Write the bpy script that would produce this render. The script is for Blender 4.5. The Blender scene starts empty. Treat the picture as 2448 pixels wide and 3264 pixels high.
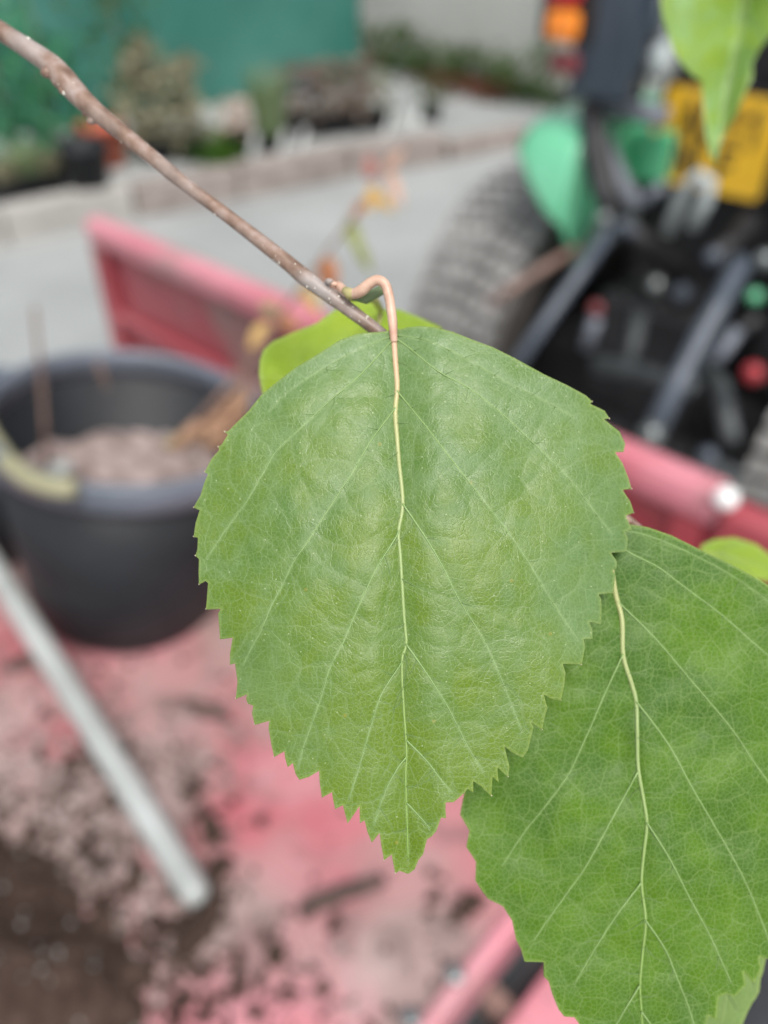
import bpy, math, random
import numpy as np
from mathutils import Vector, Matrix, noise as mnoise
from mathutils.geometry import delaunay_2d_cdt

random.seed(7)
rng = np.random.default_rng(7)
SC = bpy.context.scene
COL = SC.collection
R = math.radians

# ------------------------------------------------------------------ camera
PITCH, FPX, CAM = R(38), 2562.0, Vector((0, 0, 1.4))
cd = bpy.data.cameras.new("camera")
cam = bpy.data.objects.new("camera", cd)
COL.objects.link(cam)
cam.location = CAM
cam.rotation_euler = (R(90) - PITCH, 0, 0)
cd.sensor_fit = 'VERTICAL'
cd.lens = 3.9
cd.sensor_height = 3.9 * 3264 / FPX
cd.sensor_width = cd.sensor_height * 0.75
cd.clip_start = 0.01
cd.clip_end = 400
cd.dof.use_dof = True
cd.dof.focus_distance = 0.0893
cd.dof.aperture_fstop = 1.52
cd.dof.aperture_blades = 0
SC.camera = cam

# ------------------------------------------------------------------ light
SUN_EL, SUN_AZ = R(60), R(165)          # high soft sun behind thin cloud, behind the viewer
world = bpy.data.worlds.new("World")
SC.world = world
world.use_nodes = True
wn, wl = world.node_tree.nodes, world.node_tree.links
wn.clear()
sky = wn.new("ShaderNodeTexSky")
sky.sky_type = 'NISHITA'
sky.sun_disc = False
sky.sun_elevation = SUN_EL
sky.sun_rotation = SUN_AZ
sky.dust_density = 3.0
hs = wn.new("ShaderNodeHueSaturation")
hs.inputs['Saturation'].default_value = 0.32
bg = wn.new("ShaderNodeBackground")
bg.inputs['Strength'].default_value = 0.13
wo = wn.new("ShaderNodeOutputWorld")
wl.new(sky.outputs[0], hs.inputs['Color'])
wl.new(hs.outputs[0], bg.inputs[0])
wl.new(bg.outputs[0], wo.inputs[0])

sd = bpy.data.lights.new("sun", 'SUN')
sd.energy = 1.5
sd.angle = R(25)
sd.color = (1.0, 0.965, 0.92)
sun = bpy.data.objects.new("sun", sd)
COL.objects.link(sun)
sdir = Vector((math.sin(SUN_AZ) * math.cos(SUN_EL), math.cos(SUN_AZ) * math.cos(SUN_EL), math.sin(SUN_EL)))
sun.rotation_euler = sdir.to_track_quat('Z', 'Y').to_euler()

vs = SC.view_settings
vs.view_transform = 'Standard'
vs.look = 'None'
vs.gamma = 1.0
vs.exposure = 0.8
SC.render.engine = 'CYCLES'
SC.cycles.use_denoising = True
SC.cycles.max_bounces = 8
SC.cycles.transmission_bounces = 4
SC.cycles.sample_clamp_indirect = 4.0

# ------------------------------------------------------------------ measuring helpers
T = Vector((0.724, -0.690, 0))           # tractor's right
N = Vector((0.690, 0.724, 0))            # tractor's forward


def ray(x, y):
    u, v = (x - 1224) / FPX, (1632 - y) / FPX
    return Vector((u, math.cos(PITCH) + v * math.sin(PITCH), -math.sin(PITCH) + v * math.cos(PITCH)))


def at(x, y, d):
    return CAM + ray(x, y) * d


def fl(x, y, z):
    d = ray(x, y)
    return CAM + d * ((z - CAM.z) / d.z)


def onn(x, y, n):
    d = ray(x, y)
    return CAM + d * (n / N.dot(d))


def TW(t, n, z):
    return T * t + N * n + Vector((0, 0, z))


# ------------------------------------------------------------------ object helpers
ORG = {}


def meta(o, label=None, cat=None, group=None, kind=None):
    for k, v in (('label', label), ('category', cat), ('group', group), ('kind', kind)):
        if v:
            o[k] = v
    return o


def thing(name, label, cat, loc, group=None, kind=None):
    o = bpy.data.objects.new(name, None)
    COL.objects.link(o)
    o.location = loc
    o.empty_display_size = 0.02
    ORG[o] = Vector(loc)
    return meta(o, label, cat, group, kind)


class MB:
    """collects vertices and faces in world coordinates"""

    def __init__(s):
        s.v, s.f, s.m = [], [], []

    def add(s, vs_, fs_, m=0):
        b = len(s.v)
        s.v += [tuple(p) for p in vs_]
        for f in fs_:
            s.f.append(tuple(i + b for i in f))
            s.m.append(m)
        return s

    def box(s, c, ax, ay, az, m=0):
        """box from centre and three half-axis vectors, edges slightly chamfered"""
        c = Vector(c)
        P = []
        for k in (-1, 1):
            for sx, sy in ((-1, -1), (1, -1), (1, 1), (-1, 1)):
                P.append(c + ax * sx + ay * sy + az * k)
        F = [(3, 2, 1, 0), (4, 5, 6, 7), (0, 1, 5, 4), (1, 2, 6, 5), (2, 3, 7, 6), (3, 0, 4, 7)]
        return s.add(P, F, m)

    def tbox(s, t0, t1, n0, n1, z0, z1, m=0):
        return s.box(TW((t0 + t1) / 2, (n0 + n1) / 2, (z0 + z1) / 2), T * ((t1 - t0) / 2), N * ((n1 - n0) / 2),
                     Vector((0, 0, (z1 - z0) / 2)), m)

    def tube(s, pts, rad, sides=8, caps=True, m=0):
        pts = [Vector(p) for p in pts]
        if not hasattr(rad, '__len__'):
            rad = [rad] * len(pts)
        up = None
        P, F = [], []
        for i, p in enumerate(pts):
            d = (pts[min(i + 1, len(pts) - 1)] - pts[max(i - 1, 0)])
            d = d.normalized() if d.length > 1e-12 else Vector((0, 0, 1))
            if up is None:
                up = d.orthogonal().normalized()
            up = (up - d * up.dot(d))
            up = up.normalized() if up.length > 1e-9 else d.orthogonal().normalized()
            w = d.cross(up)
            for k in range(sides):
                a = 2 * math.pi * k / sides
                P.append(p + (up * math.cos(a) + w * math.sin(a)) * rad[i])
        n = len(pts)
        for i in range(n - 1):
            for k in range(sides):
                k2 = (k + 1) % sides
                F.append((i * sides + k, i * sides + k2, (i + 1) * sides + k2, (i + 1) * sides + k))
        if caps:
            F.append(tuple(range(sides))[::-1])
            F.append(tuple((n - 1) * sides + k for k in range(sides)))
        return s.add(P, F, m)

    def lathe(s, o, ax, prof, seg=32, close=False, m=0):
        """profile of (radius, height) turned round the axis ax through o"""
        o, ax = Vector(o), Vector(ax).normalized()
        u = ax.orthogonal().normalized()
        w = ax.cross(u)
        P, F = [], []
        for r, h in prof:
            for k in range(seg):
                a = 2 * math.pi * k / seg
                P.append(o + ax * h + (u * math.cos(a) + w * math.sin(a)) * r)
        n = len(prof)
        for i in range(n if close else n - 1):
            j = (i + 1) % n
            for k in range(seg):
                k2 = (k + 1) % seg
                F.append((i * seg + k, i * seg + k2, j * seg + k2, j * seg + k))
        return s.add(P, F, m)

    def ball(s, c, r, jit=0.0, sq=(1, 1, 1), nu=8, nv=5, m=0):
        c = Vector(c)
        P = [c + Vector((0, 0, r * sq[2]))]
        for i in range(1, nv):
            th = math.pi * i / nv
            for k in range(nu):
                a = 2 * math.pi * k / nu
                rr = r * (1 + jit * random.uniform(-1, 1))
                P.append(c + Vector((rr * sq[0] * math.sin(th) * math.cos(a), rr * sq[1] * math.sin(th) * math.sin(a),
                                     rr * sq[2] * math.cos(th))))
        P.append(c - Vector((0, 0, r * sq[2])))
        F = [(0, 1 + k, 1 + (k + 1) % nu) for k in range(nu)]
        for i in range(nv - 2):
            for k in range(nu):
                k2 = (k + 1) % nu
                F.append((1 + i * nu + k, 1 + (i + 1) * nu + k, 1 + (i + 1) * nu + k2, 1 + i * nu + k2))
        b = 1 + (nv - 2) * nu
        F += [(len(P) - 1, b + (k + 1) % nu, b + k) for k in range(nu)]
        return s.add(P, F, m)

    def build(s, name, mats, parent=None, smooth=True, bevel=0.0, org=None):
        o0 = ORG[parent] if parent is not None else Vector(org if org is not None else (0, 0, 0))
        me = bpy.data.meshes.new(name)
        me.from_pydata([(p[0] - o0.x, p[1] - o0.y, p[2] - o0.z) for p in s.v], [], s.f)
        if not isinstance(mats, (list, tuple)):
            mats = [mats]
        for q in mats:
            me.materials.append(q)
        me.polygons.foreach_set('material_index', s.m)
        me.polygons.foreach_set('use_smooth', [smooth] * len(s.f))
        me.update()
        ob = bpy.data.objects.new(name, me)
        COL.objects.link(ob)
        ORG[ob] = o0
        if parent is not None:
            ob.parent = parent
        else:
            ob.location = o0
        if bevel:
            bm = ob.modifiers.new('bevel', 'BEVEL')
            bm.width = bevel
            bm.segments = 2
            bm.limit_method = 'ANGLE'
        return ob


def dup(o, delta, parent=None):
    c = o.copy()
    COL.objects.link(c)
    if parent is not None:
        c.parent = parent
    else:
        c.location = Vector(o.location) + Vector(delta)
    ORG[c] = ORG[o] + Vector(delta)
    for ch in list(o.children):
        dup(ch, delta, c)
    return c


# ------------------------------------------------------------------ materials
def nm(name):
    m = bpy.data.materials.new(name)
    m.use_nodes = True
    nt = m.node_tree
    return m, nt.nodes, nt.links, nt.nodes['Principled BSDF']


def ramp(nodes, stops):
    r = nodes.new('ShaderNodeValToRGB')
    e = r.color_ramp.elements
    while len(e) < len(stops):
        e.new(0.5)
    for i, (p, c) in enumerate(stops):
        e[i].position = p
        e[i].color = (*c, 1) if len(c) == 3 else c
    return r


def pm(name, c1, c2, scale=20, rough=0.6, bump=0.0, bscale=None, spec=0.5, metal=0.0, coat=0.0, detail=5, lo=0.3, hi=0.7,
       trans=0.0, rvar=0.0):
    """painted / grained surface: two colours mixed by noise, fine relief by another"""
    m, n, l, b = nm(name)
    tc = n.new('ShaderNodeTexCoord')
    nz = n.new('ShaderNodeTexNoise')
    nz.inputs['Scale'].default_value = scale
    nz.inputs['Detail'].default_value = detail
    l.new(tc.outputs['Object'], nz.inputs['Vector'])
    rp = ramp(n, [(lo, c1), (hi, c2)])
    l.new(nz.outputs['Fac'], rp.inputs[0])
    l.new(rp.outputs[0], b.inputs['Base Color'])
    b.inputs['Roughness'].default_value = rough
    b.inputs['Specular IOR Level'].default_value = spec
    b.inputs['Metallic'].default_value = metal
    b.inputs['Coat Weight'].default_value = coat
    b.inputs['Coat Roughness'].default_value = 0.12
    if rvar:
        mr = n.new('ShaderNodeMapRange')
        mr.inputs['To Min'].default_value = rough - rvar
        mr.inputs['To Max'].default_value = rough + rvar
        l.new(nz.outputs['Fac'], mr.inputs['Value'])
        l.new(mr.outputs[0], b.inputs['Roughness'])
    if bump:
        n2 = n.new('ShaderNodeTexNoise')
        n2.inputs['Scale'].default_value = bscale or scale * 4
        n2.inputs['Detail'].default_value = 4
        l.new(tc.outputs['Object'], n2.inputs['Vector'])
        bp = n.new('ShaderNodeBump')
        bp.inputs['Strength'].default_value = bump
        bp.inputs['Distance'].default_value = 0.01
        l.new(n2.outputs['Fac'], bp.inputs['Height'])
        l.new(bp.outputs[0], b.inputs['Normal'])
    if trans:
        out = n['Material Output']
        tr = n.new('ShaderNodeBsdfTranslucent')
        l.new(rp.outputs[0], tr.inputs['Color'])
        mx = n.new('ShaderNodeMixShader')
        mx.inputs[0].default_value = trans
        l.new(b.outputs[0], mx.inputs[1])
        l.new(tr.outputs[0], mx.inputs[2])
        l.new(mx.outputs[0], out.inputs[0])
    return m


def leaf_mat(name, deep, bright, cool, vein, sheen=0.4, trans=0.35, ret=0.3, specks=True, tcol=(0.32, 0.5, 0.03), spec=0.5, rim=(0.42, 0.52, 0.16)):
    m, n, l, b = nm(name)
    uv = n.new('ShaderNodeTexCoord')

    def noise(sc, det=4, rough=0.55):
        q = n.new('ShaderNodeTexNoise')
        q.inputs['Scale'].default_value = sc
        q.inputs['Detail'].default_value = det
        q.inputs['Roughness'].default_value = rough
        l.new(uv.outputs['UV'], q.inputs['Vector'])
        return q

    def mix(a, c, fac, blend='MIX'):
        x = n.new('ShaderNodeMix')
        x.data_type = 'RGBA'
        x.blend_type = blend
        for sock, val in ((x.inputs[6], a), (x.inputs[7], c), (x.inputs[0], fac)):
            if hasattr(val, 'is_output'):
                l.new(val, sock)
            elif isinstance(val, (int, float)):
                sock.default_value = val
            else:
                sock.default_value = (*val, 1)
        return x.outputs[2]

    def mrange(v, a, c, d=0.0, e=1.0):
        q = n.new('ShaderNodeMapRange')
        q.interpolation_type = 'SMOOTHSTEP'
        l.new(v, q.inputs[0])
        for i, z in enumerate((a, c, d, e)):
            q.inputs[i + 1].default_value = z
        return q.outputs[0]

    at_ = n.new('ShaderNodeAttribute')
    at_.attribute_name = 'leaf'
    sp = n.new('ShaderNodeSeparateColor')
    l.new(at_.outputs['Color'], sp.inputs[0])
    big, mid, fine = noise(3.2, 3), noise(14, 5), noise(130, 3, 0.7)
    c = mix(deep, bright, mrange(big.outputs['Fac'], 0.38, 0.66))
    c = mix(c, cool, mrange(mid.outputs['Fac'], 0.42, 0.75, 0, 0.55))
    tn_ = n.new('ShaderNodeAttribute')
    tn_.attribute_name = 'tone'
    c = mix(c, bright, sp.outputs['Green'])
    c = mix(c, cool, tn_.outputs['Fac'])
    c = mix(c, (0.72, 0.76, 0.66), mrange(fine.outputs['Fac'], 0.42, 0.66, 0, 0.8), 'MULTIPLY')
    # warped net of the smallest veins
    wv = n.new('ShaderNodeVectorMath')
    wv.operation = 'MULTIPLY_ADD'
    wz = noise(22, 2)
    l.new(wz.outputs['Color'], wv.inputs[0])
    wv.inputs[1].default_value = (0.010, 0.010, 0)
    l.new(uv.outputs['UV'], wv.inputs[2])
    nets = []
    for sc in (15.0, 62.0):
        vo = n.new('ShaderNodeTexVoronoi')
        vo.feature = 'DISTANCE_TO_EDGE'
        vo.voronoi_dimensions = '2D'
        vo.inputs['Scale'].default_value = sc
        l.new(wv.outputs[0], vo.inputs['Vector'])
        nets.append(vo.outputs['Distance'])
    net1 = mrange(nets[0], 0.004, 0.045, 1, 0)
    pillow = mrange(nets[0], 0.0, 0.30, 0, 1)
    net2 = mrange(nets[1], 0.0, 0.16, 1, 0)
    pale = tuple(0.40 * x + 0.15 * z + 0.45 * y for x, y, z in zip(cool, vein, bright))
    f2 = n.new('ShaderNodeMath')
    f2.operation = 'MULTIPLY'
    l.new(net2, f2.inputs[0])
    f2.inputs[1].default_value = ret
    f1 = n.new('ShaderNodeMath')
    f1.operation = 'MULTIPLY'
    l.new(net1, f1.inputs[0])
    f1.inputs[1].default_value = ret * 1.1
    c = mix(c, pale, f2.outputs[0])
    c = mix(c, pale, f1.outputs[0])
    c = mix(c, pale, sp.outputs['Red'])
    c = mix(c, rim, sp.outputs['Blue'])
    if specks:
        v2 = n.new('ShaderNodeTexVoronoi')
        v2.voronoi_dimensions = '2D'
        v2.inputs['Scale'].default_value = 26
        l.new(uv.outputs['UV'], v2.inputs['Vector'])
        s1 = mrange(v2.outputs['Distance'], 0.035, 0.075, 1, 0)
        sc2 = n.new('ShaderNodeSeparateColor')
        l.new(v2.outputs['Color'], sc2.inputs[0])
        s2 = mrange(sc2.outputs[0], 0.84, 0.88, 0, 0.6)
        mm = n.new('ShaderNodeMath')
        mm.operation = 'MULTIPLY'
        l.new(s1, mm.inputs[0])
        l.new(s2, mm.inputs[1])
        c = mix(c, (0.55, 0.62, 0.36), mm.outputs[0])
        v3 = n.new('ShaderNodeTexVoronoi')          # a few rusty spots
        v3.voronoi_dimensions = '2D'
        v3.inputs['Scale'].default_value = 2.3
        l.new(uv.outputs['UV'], v3.inputs['Vector'])
        s3 = mrange(v3.outputs['Distance'], 0.006, 0.018, 0.4, 0)
        c = mix(c, (0.42, 0.32, 0.05), s3)
    l.new(c, b.inputs['Base Color'])
    b.inputs['Roughness'].default_value = sheen
    rr = mrange(mid.outputs['Fac'], 0.3, 0.7, sheen - 0.07, sheen + 0.1)
    l.new(rr, b.inputs['Roughness'])
    b.inputs['Specular IOR Level'].default_value = spec
    hsum = n.new('ShaderNodeMath')
    hsum.operation = 'MULTIPLY_ADD'
    l.new(net2, hsum.inputs[0])
    hsum.inputs[1].default_value = -0.30
    l.new(fine.outputs['Fac'], hsum.inputs[2])
    h2 = n.new('ShaderNodeMath')
    h2.operation = 'MULTIPLY_ADD'
    l.new(pillow, h2.inputs[0])
    h2.inputs[1].default_value = 0.5
    l.new(hsum.outputs[0], h2.inputs[2])
    bp = n.new('ShaderNodeBump')
    bp.inputs['Strength'].default_value = 0.35
    bp.inputs['Distance'].default_value = 0.00014
    l.new(h2.outputs[0], bp.inputs['Height'])
    l.new(bp.outputs[0], b.inputs['Normal'])
    tr = n.new('ShaderNodeBsdfTranslucent')
    tc = mix(c, tcol, 0.65)
    l.new(tc, tr.inputs['Color'])
    mx = n.new('ShaderNodeMixShader')
    mx.inputs[0].default_value = trans
    l.new(b.outputs[0], mx.inputs[1])
    l.new(tr.outputs[0], mx.inputs[2])
    l.new(mx.outputs[0], n['Material Output'].inputs[0])
    return m


def red_paint(name, dirt=0.5, spot=None, base=(0.36, 0.05, 0.062), fade=(0.50, 0.16, 0.185), soil=(0.25, 0.19, 0.165), scale=7.0, rough=0.38):
    """weathered red paint: chalky fading, dusty patches and darker soil smears"""
    m, n, l, b = nm(name)
    tc = n.new('ShaderNodeTexCoord')

    def noise(sc, det=6, off=0.0, stretch=None):
        q = n.new('ShaderNodeTexNoise')
        q.inputs['Scale'].default_value = sc
        q.inputs['Detail'].default_value = det
        mp = n.new('ShaderNodeMapping')
        mp.inputs['Location'].default_value = (off, off * 0.7, 0)
        if stretch:
            mp.inputs['Scale'].default_value = stretch
        l.new(tc.outputs['Object'], mp.inputs[0])
        l.new(mp.outputs[0], q.inputs['Vector'])
        return q.outputs['Fac']

    r1 = ramp(n, [(0.35, base), (0.68, fade)])
    l.new(noise(scale), r1.inputs[0])
    last = r1.outputs[0]
    for sc, off, lo, hi, col, k in ((scale * 0.9, 3.1, 0.60 - 0.22 * dirt, 0.74 - 0.16 * dirt, soil, 0.85),
                                    (scale * 3.5, 7.7, 0.60 - 0.10 * dirt, 0.70 - 0.06 * dirt, (0.12, 0.085, 0.075), 0.55 * dirt + 0.15),
                                    (scale * 1.6, 12.3, 0.62 - 0.05 * dirt, 0.78, (0.48, 0.38, 0.36), 0.7 * dirt)):
        mr = n.new('ShaderNodeMapRange')
        mr.inputs[1].default_value, mr.inputs[2].default_value = lo, hi
        mr.inputs[3].default_value, mr.inputs[4].default_value = 0, k
        fac_ = noise(sc, 8, off)
        for (sx, sy, sr, amt) in (spot or ()):          # where soil was tipped the film of dirt is thicker
            dv_ = n.new('ShaderNodeVectorMath')
            dv_.operation = 'DISTANCE'
            l.new(tc.outputs['Object'], dv_.inputs[0])
            dv_.inputs[1].default_value = (sx, sy, 0)
            mq = n.new('ShaderNodeMapRange')
            mq.interpolation_type = 'SMOOTHSTEP'
            mq.inputs[1].default_value, mq.inputs[2].default_value = 0.0, sr
            mq.inputs[3].default_value, mq.inputs[4].default_value = amt, 0.0
            l.new(dv_.outputs['Value'], mq.inputs[0])
            ad = n.new('ShaderNodeMath')
            l.new(fac_, ad.inputs[0])
            l.new(mq.outputs[0], ad.inputs[1])
            fac_ = ad.outputs[0]
        l.new(fac_, mr.inputs[0])
        x = n.new('ShaderNodeMix')
        x.data_type = 'RGBA'
        l.new(mr.outputs[0], x.inputs[0])
        l.new(last, x.inputs[6])
        x.inputs[7].default_value = (*col, 1)
        last = x.outputs[2]
    l.new(last, b.inputs['Base Color'])
    b.inputs['Roughness'].default_value = rough
    b.inputs['Specular IOR Level'].default_value = 0.6
    bp = n.new('ShaderNodeBump')
    bp.inputs['Strength'].default_value = 0.4
    bp.inputs['Distance'].default_value = 0.004
    l.new(noise(60), bp.inputs['Height'])
    l.new(bp.outputs[0], b.inputs['Normal'])
    return m


M = {}
M['concrete'] = pm('concrete', (0.245, 0.255, 0.25), (0.335, 0.345, 0.34), 1.6, 0.75, 0.5, 60, detail=9)
M['kerb'] = pm('kerb_concrete', (0.30, 0.29, 0.27), (0.42, 0.40, 0.37), 9, 0.85, 0.5, 70)
M['sleeper'] = pm('weathered_timber', (0.19, 0.155, 0.14), (0.34, 0.295, 0.27), 9, 0.85, 0.6, 60)
M['gravel'] = pm('gravel', (0.20, 0.21, 0.20), (0.45, 0.46, 0.45), 28, 0.9, 1.0, 60)
M['net'] = pm('green_net', (0.022, 0.15, 0.115), (0.075, 0.23, 0.19), 1.3, 0.55, 0.4, 30, trans=0.12)
M['render'] = pm('cream_render', (0.38, 0.385, 0.345), (0.49, 0.49, 0.45), 1.5, 0.85, 0.4, 50, detail=8)
M['post'] = pm('galvanised_post', (0.2, 0.22, 0.22), (0.34, 0.36, 0.36), 30, 0.5, metal=0.6)
M['weed'] = pm('weed_leaf', (0.018, 0.045, 0.008), (0.07, 0.13, 0.018), 9, 0.6, trans=0.25)
M['rustplant'] = pm('reddish_leaf', (0.10, 0.025, 0.018), (0.24, 0.075, 0.05), 14, 0.6, trans=0.25)
M['straw'] = pm('dry_straw', (0.21, 0.195, 0.115), (0.32, 0.295, 0.19), 8, 0.7, trans=0.25)
M['lightgreen'] = pm('light_leaf', (0.14, 0.21, 0.09), (0.26, 0.33, 0.17), 9, 0.5, trans=0.3)
M['shrub'] = pm('shrub_leaf', (0.03, 0.16, 0.075), (0.06, 0.27, 0.11), 7, 0.5, trans=0.25)
M['brownplant'] = pm('brown_plant', (0.11, 0.075, 0.055), (0.27, 0.20, 0.15), 12, 0.7, trans=0.2)
M['lawn'] = pm('grass_blade', (0.035, 0.11, 0.012), (0.10, 0.22, 0.02), 9, 0.5, trans=0.3)
M['flower'] = pm('mauve_petal', (0.24, 0.26, 0.42), (0.42, 0.44, 0.60), 20, 0.6, trans=0.3)
M['blackpot'] = pm('black_plastic', (0.008, 0.009, 0.011), (0.017, 0.019, 0.022), 9, 0.5, 0.1, 90, spec=0.3)
M['rim'] = pm('sky_tinted_rim', (0.075, 0.09, 0.112), (0.155, 0.175, 0.21), 12, 0.4, 0.15, 90)  # bluish sky reflection on the rim is put into its colour
M['terracotta'] = pm('orange_plastic', (0.42, 0.075, 0.035), (0.55, 0.12, 0.06), 6, 0.5)
M['white'] = pm('white_plastic', (0.68, 0.70, 0.69), (0.82, 0.83, 0.80), 14, 0.35)
M['pole'] = pm('pale_pole', (0.25, 0.265, 0.25), (0.45, 0.475, 0.46), 11, 0.38, 0.1, 120)
M['compost'] = pm('dry_compost', (0.16, 0.115, 0.10), (0.50, 0.40, 0.375), 45, 0.9, 1.0, 120)
M['soil'] = pm('dark_soil', (0.034, 0.021, 0.016), (0.095, 0.064, 0.05), 60, 0.9, 1.0, 150, spec=0.12)
M['bark'] = pm('bark_chip', (0.045, 0.028, 0.024), (0.13, 0.085, 0.07), 60, 0.85, 0.8, 200)
M['stem'] = pm('dead_stem', (0.12, 0.07, 0.055), (0.24, 0.155, 0.12), 40, 0.7)
M['grip'] = pm('khaki_grip', (0.22, 0.21, 0.12), (0.36, 0.35, 0.22), 20, 0.55)
M['orangeleaf'] = pm('orange_leaf', (0.38, 0.13, 0.05), (0.55, 0.27, 0.13), 30, 0.55, trans=0.3)
M['redleaf'] = pm('red_leaf', (0.34, 0.13, 0.11), (0.48, 0.22, 0.18), 30, 0.55, trans=0.3)
M['ochre'] = pm('ochre_leaf', (0.50, 0.30, 0.07), (0.62, 0.42, 0.16), 30, 0.55, trans=0.3)
M['litter'] = pm('brown_litter', (0.24, 0.125, 0.07), (0.42, 0.25, 0.15), 40, 0.7, trans=0.2)
M['olive'] = pm('olive_leaf', (0.20, 0.23, 0.06), (0.34, 0.37, 0.14), 30, 0.55, trans=0.3)
M['pinkleaf'] = pm('pink_leaf', (0.50, 0.30, 0.22), (0.62, 0.44, 0.34), 30, 0.55, trans=0.3)
BO = TW(-0.7, 0.3, 0.68)
SP = [tuple(fl(x, y, 0.68) - BO)[:2] + (r, a) for x, y, r, a in ((120, 2700, 0.26, 0.15), (60, 2200, 0.20, 0.05), (560, 2380, 0.12, 0.08), (1250, 3120, 0.10, 0.12), (650, 2950, 0.10, 0.06))]
M['redfloor'] = red_paint('red_floor', 0.70, spot=SP, base=(0.36, 0.085, 0.10), fade=(0.52, 0.215, 0.24), soil=(0.30, 0.235, 0.21), scale=6, rough=0.42)
M['redpanel'] = red_paint('red_panel', 0.25, base=(0.30, 0.034, 0.046), fade=(0.36, 0.095, 0.11), scale=5)
M['redrail'] = red_paint('red_rail', 0.30, base=(0.46, 0.115, 0.145), fade=(0.60, 0.26, 0.30), scale=6, rough=0.30)
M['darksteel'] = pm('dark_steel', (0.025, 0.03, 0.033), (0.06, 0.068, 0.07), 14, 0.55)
M['mat'] = pm('sheet_black', (0.012, 0.014, 0.017), (0.03, 0.033, 0.038), 20, 0.7, 0.3, 90)
M['tyre'] = pm('dusty_tyre', (0.20, 0.195, 0.185), (0.34, 0.335, 0.32), 14, 0.85, 0.4, 80)
M['sidewall'] = pm('tyre_sidewall', (0.04, 0.036, 0.033), (0.085, 0.074, 0.067), 10, 0.8)
M['groove'] = pm('tyre_groove', (0.075, 0.07, 0.066), (0.125, 0.12, 0.113), 14, 0.9)
M['green'] = pm('green_paint', (0.05, 0.34, 0.145), (0.15, 0.52, 0.30), 4, 0.25, coat=0.8, spec=0.7)
M['slate'] = pm('slate_pillar', (0.022, 0.034, 0.048), (0.042, 0.058, 0.078), 10, 0.4)
M['black'] = pm('black_casing', (0.006, 0.006, 0.007), (0.02, 0.02, 0.022), 12, 0.55)
M['greymetal'] = pm('grey_bracket', (0.10, 0.115, 0.14), (0.20, 0.215, 0.25), 14, 0.42)
M['linkage'] = pm('painted_linkage', (0.042, 0.054, 0.072), (0.085, 0.10, 0.125), 18, 0.38)
M['chrome'] = pm('bare_steel', (0.13, 0.145, 0.145), (0.28, 0.30, 0.295), 30, 0.3, metal=0.6)
M['amber'] = pm('amber_lens', (0.80, 0.20, 0.012), (0.92, 0.28, 0.02), 8, 0.2, coat=0.5)
M['redlens'] = pm('red_lens', (0.45, 0.012, 0.012), (0.6, 0.03, 0.03), 8, 0.2, coat=0.5)
M['reflector'] = pm('dull_reflector', (0.16, 0.03, 0.035), (0.25, 0.06, 0.065), 8, 0.3)
M['redcap'] = pm('red_cap', (0.26, 0.015, 0.022), (0.34, 0.03, 0.036), 8, 0.35)
M['plate'] = pm('yellow_plate', (0.80, 0.46, 0.022), (0.86, 0.52, 0.04), 6, 0.3, coat=0.3)
M['letters'] = pm('plate_letters', (0.015, 0.013, 0.012), (0.03, 0.026, 0.02), 20, 0.5)
M['rust'] = pm('rusty_rod', (0.14, 0.085, 0.07), (0.26, 0.17, 0.14), 30, 0.6)
M['hook'] = pm('pale_hook', (0.30, 0.34, 0.34), (0.45, 0.49, 0.48), 18, 0.4)
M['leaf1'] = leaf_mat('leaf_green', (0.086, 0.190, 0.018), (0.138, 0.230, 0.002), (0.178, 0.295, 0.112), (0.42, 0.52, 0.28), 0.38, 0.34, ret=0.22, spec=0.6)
M['leaf2'] = leaf_mat('leaf_dark_green', (0.052, 0.132, 0.010), (0.094, 0.20, 0.004), (0.066, 0.152, 0.022), (0.34, 0.46, 0.17), 0.46, 0.28, ret=0.38, specks=False, spec=0.35)
M['leafy'] = leaf_mat('leaf_yellow_green', (0.27, 0.40, 0.022), (0.36, 0.48, 0.03), (0.29, 0.44, 0.06), (0.45, 0.55, 0.14), 0.4, 0.42, ret=0.06, specks=False, tcol=(0.62, 0.8, 0.03), spec=0.6)
M['leafhang'] = leaf_mat('leaf_hanging', (0.28, 0.42, 0.07), (0.36, 0.49, 0.05), (0.30, 0.52, 0.27), (0.45, 0.58, 0.3), 0.38, 0.36, ret=0.05, specks=False, tcol=(0.5, 0.75, 0.15), spec=0.9)
M['leafpale'] = leaf_mat('leaf_pale_underside', (0.19, 0.29, 0.085), (0.24, 0.35, 0.11), (0.21, 0.32, 0.12), (0.45, 0.5, 0.25), 0.6, 0.35, ret=0.15, specks=False, spec=0.2)
M['vein'] = pm('pale_vein', (0.21, 0.34, 0.10), (0.27, 0.40, 0.14), 400, 0.45, trans=0.2)
M['vein2'] = pm('green_vein', (0.12, 0.225, 0.055), (0.16, 0.27, 0.08), 400, 0.45, trans=0.2)
m_, n_, l_, b_ = nm('midrib_cream')
a_ = n_.new('ShaderNodeAttribute')
a_.attribute_name = 'along'
r_ = ramp(n_, [(0.0, (0.55, 0.34, 0.23)), (0.10, (0.50, 0.36, 0.21)), (0.17, (0.40, 0.39, 0.17)), (0.45, (0.26, 0.34, 0.13)), (1.0, (0.17, 0.28, 0.05))])
l_.new(a_.outputs['Fac'], r_.inputs[0])
l_.new(r_.outputs[0], b_.inputs['Base Color'])
b_.inputs['Roughness'].default_value = 0.42
M['midrib'] = m_
M['petiole'] = pm('pink_petiole', (0.48, 0.27, 0.19), (0.66, 0.46, 0.34), 500, 0.4, trans=0.1)
M['stipule'] = pm('yellow_stipule', (0.30, 0.27, 0.10), (0.44, 0.38, 0.18), 300, 0.5)
M['lenticel'] = pm('lenticel', (0.62, 0.58, 0.5), (0.78, 0.75, 0.66), 300, 0.4)
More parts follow.
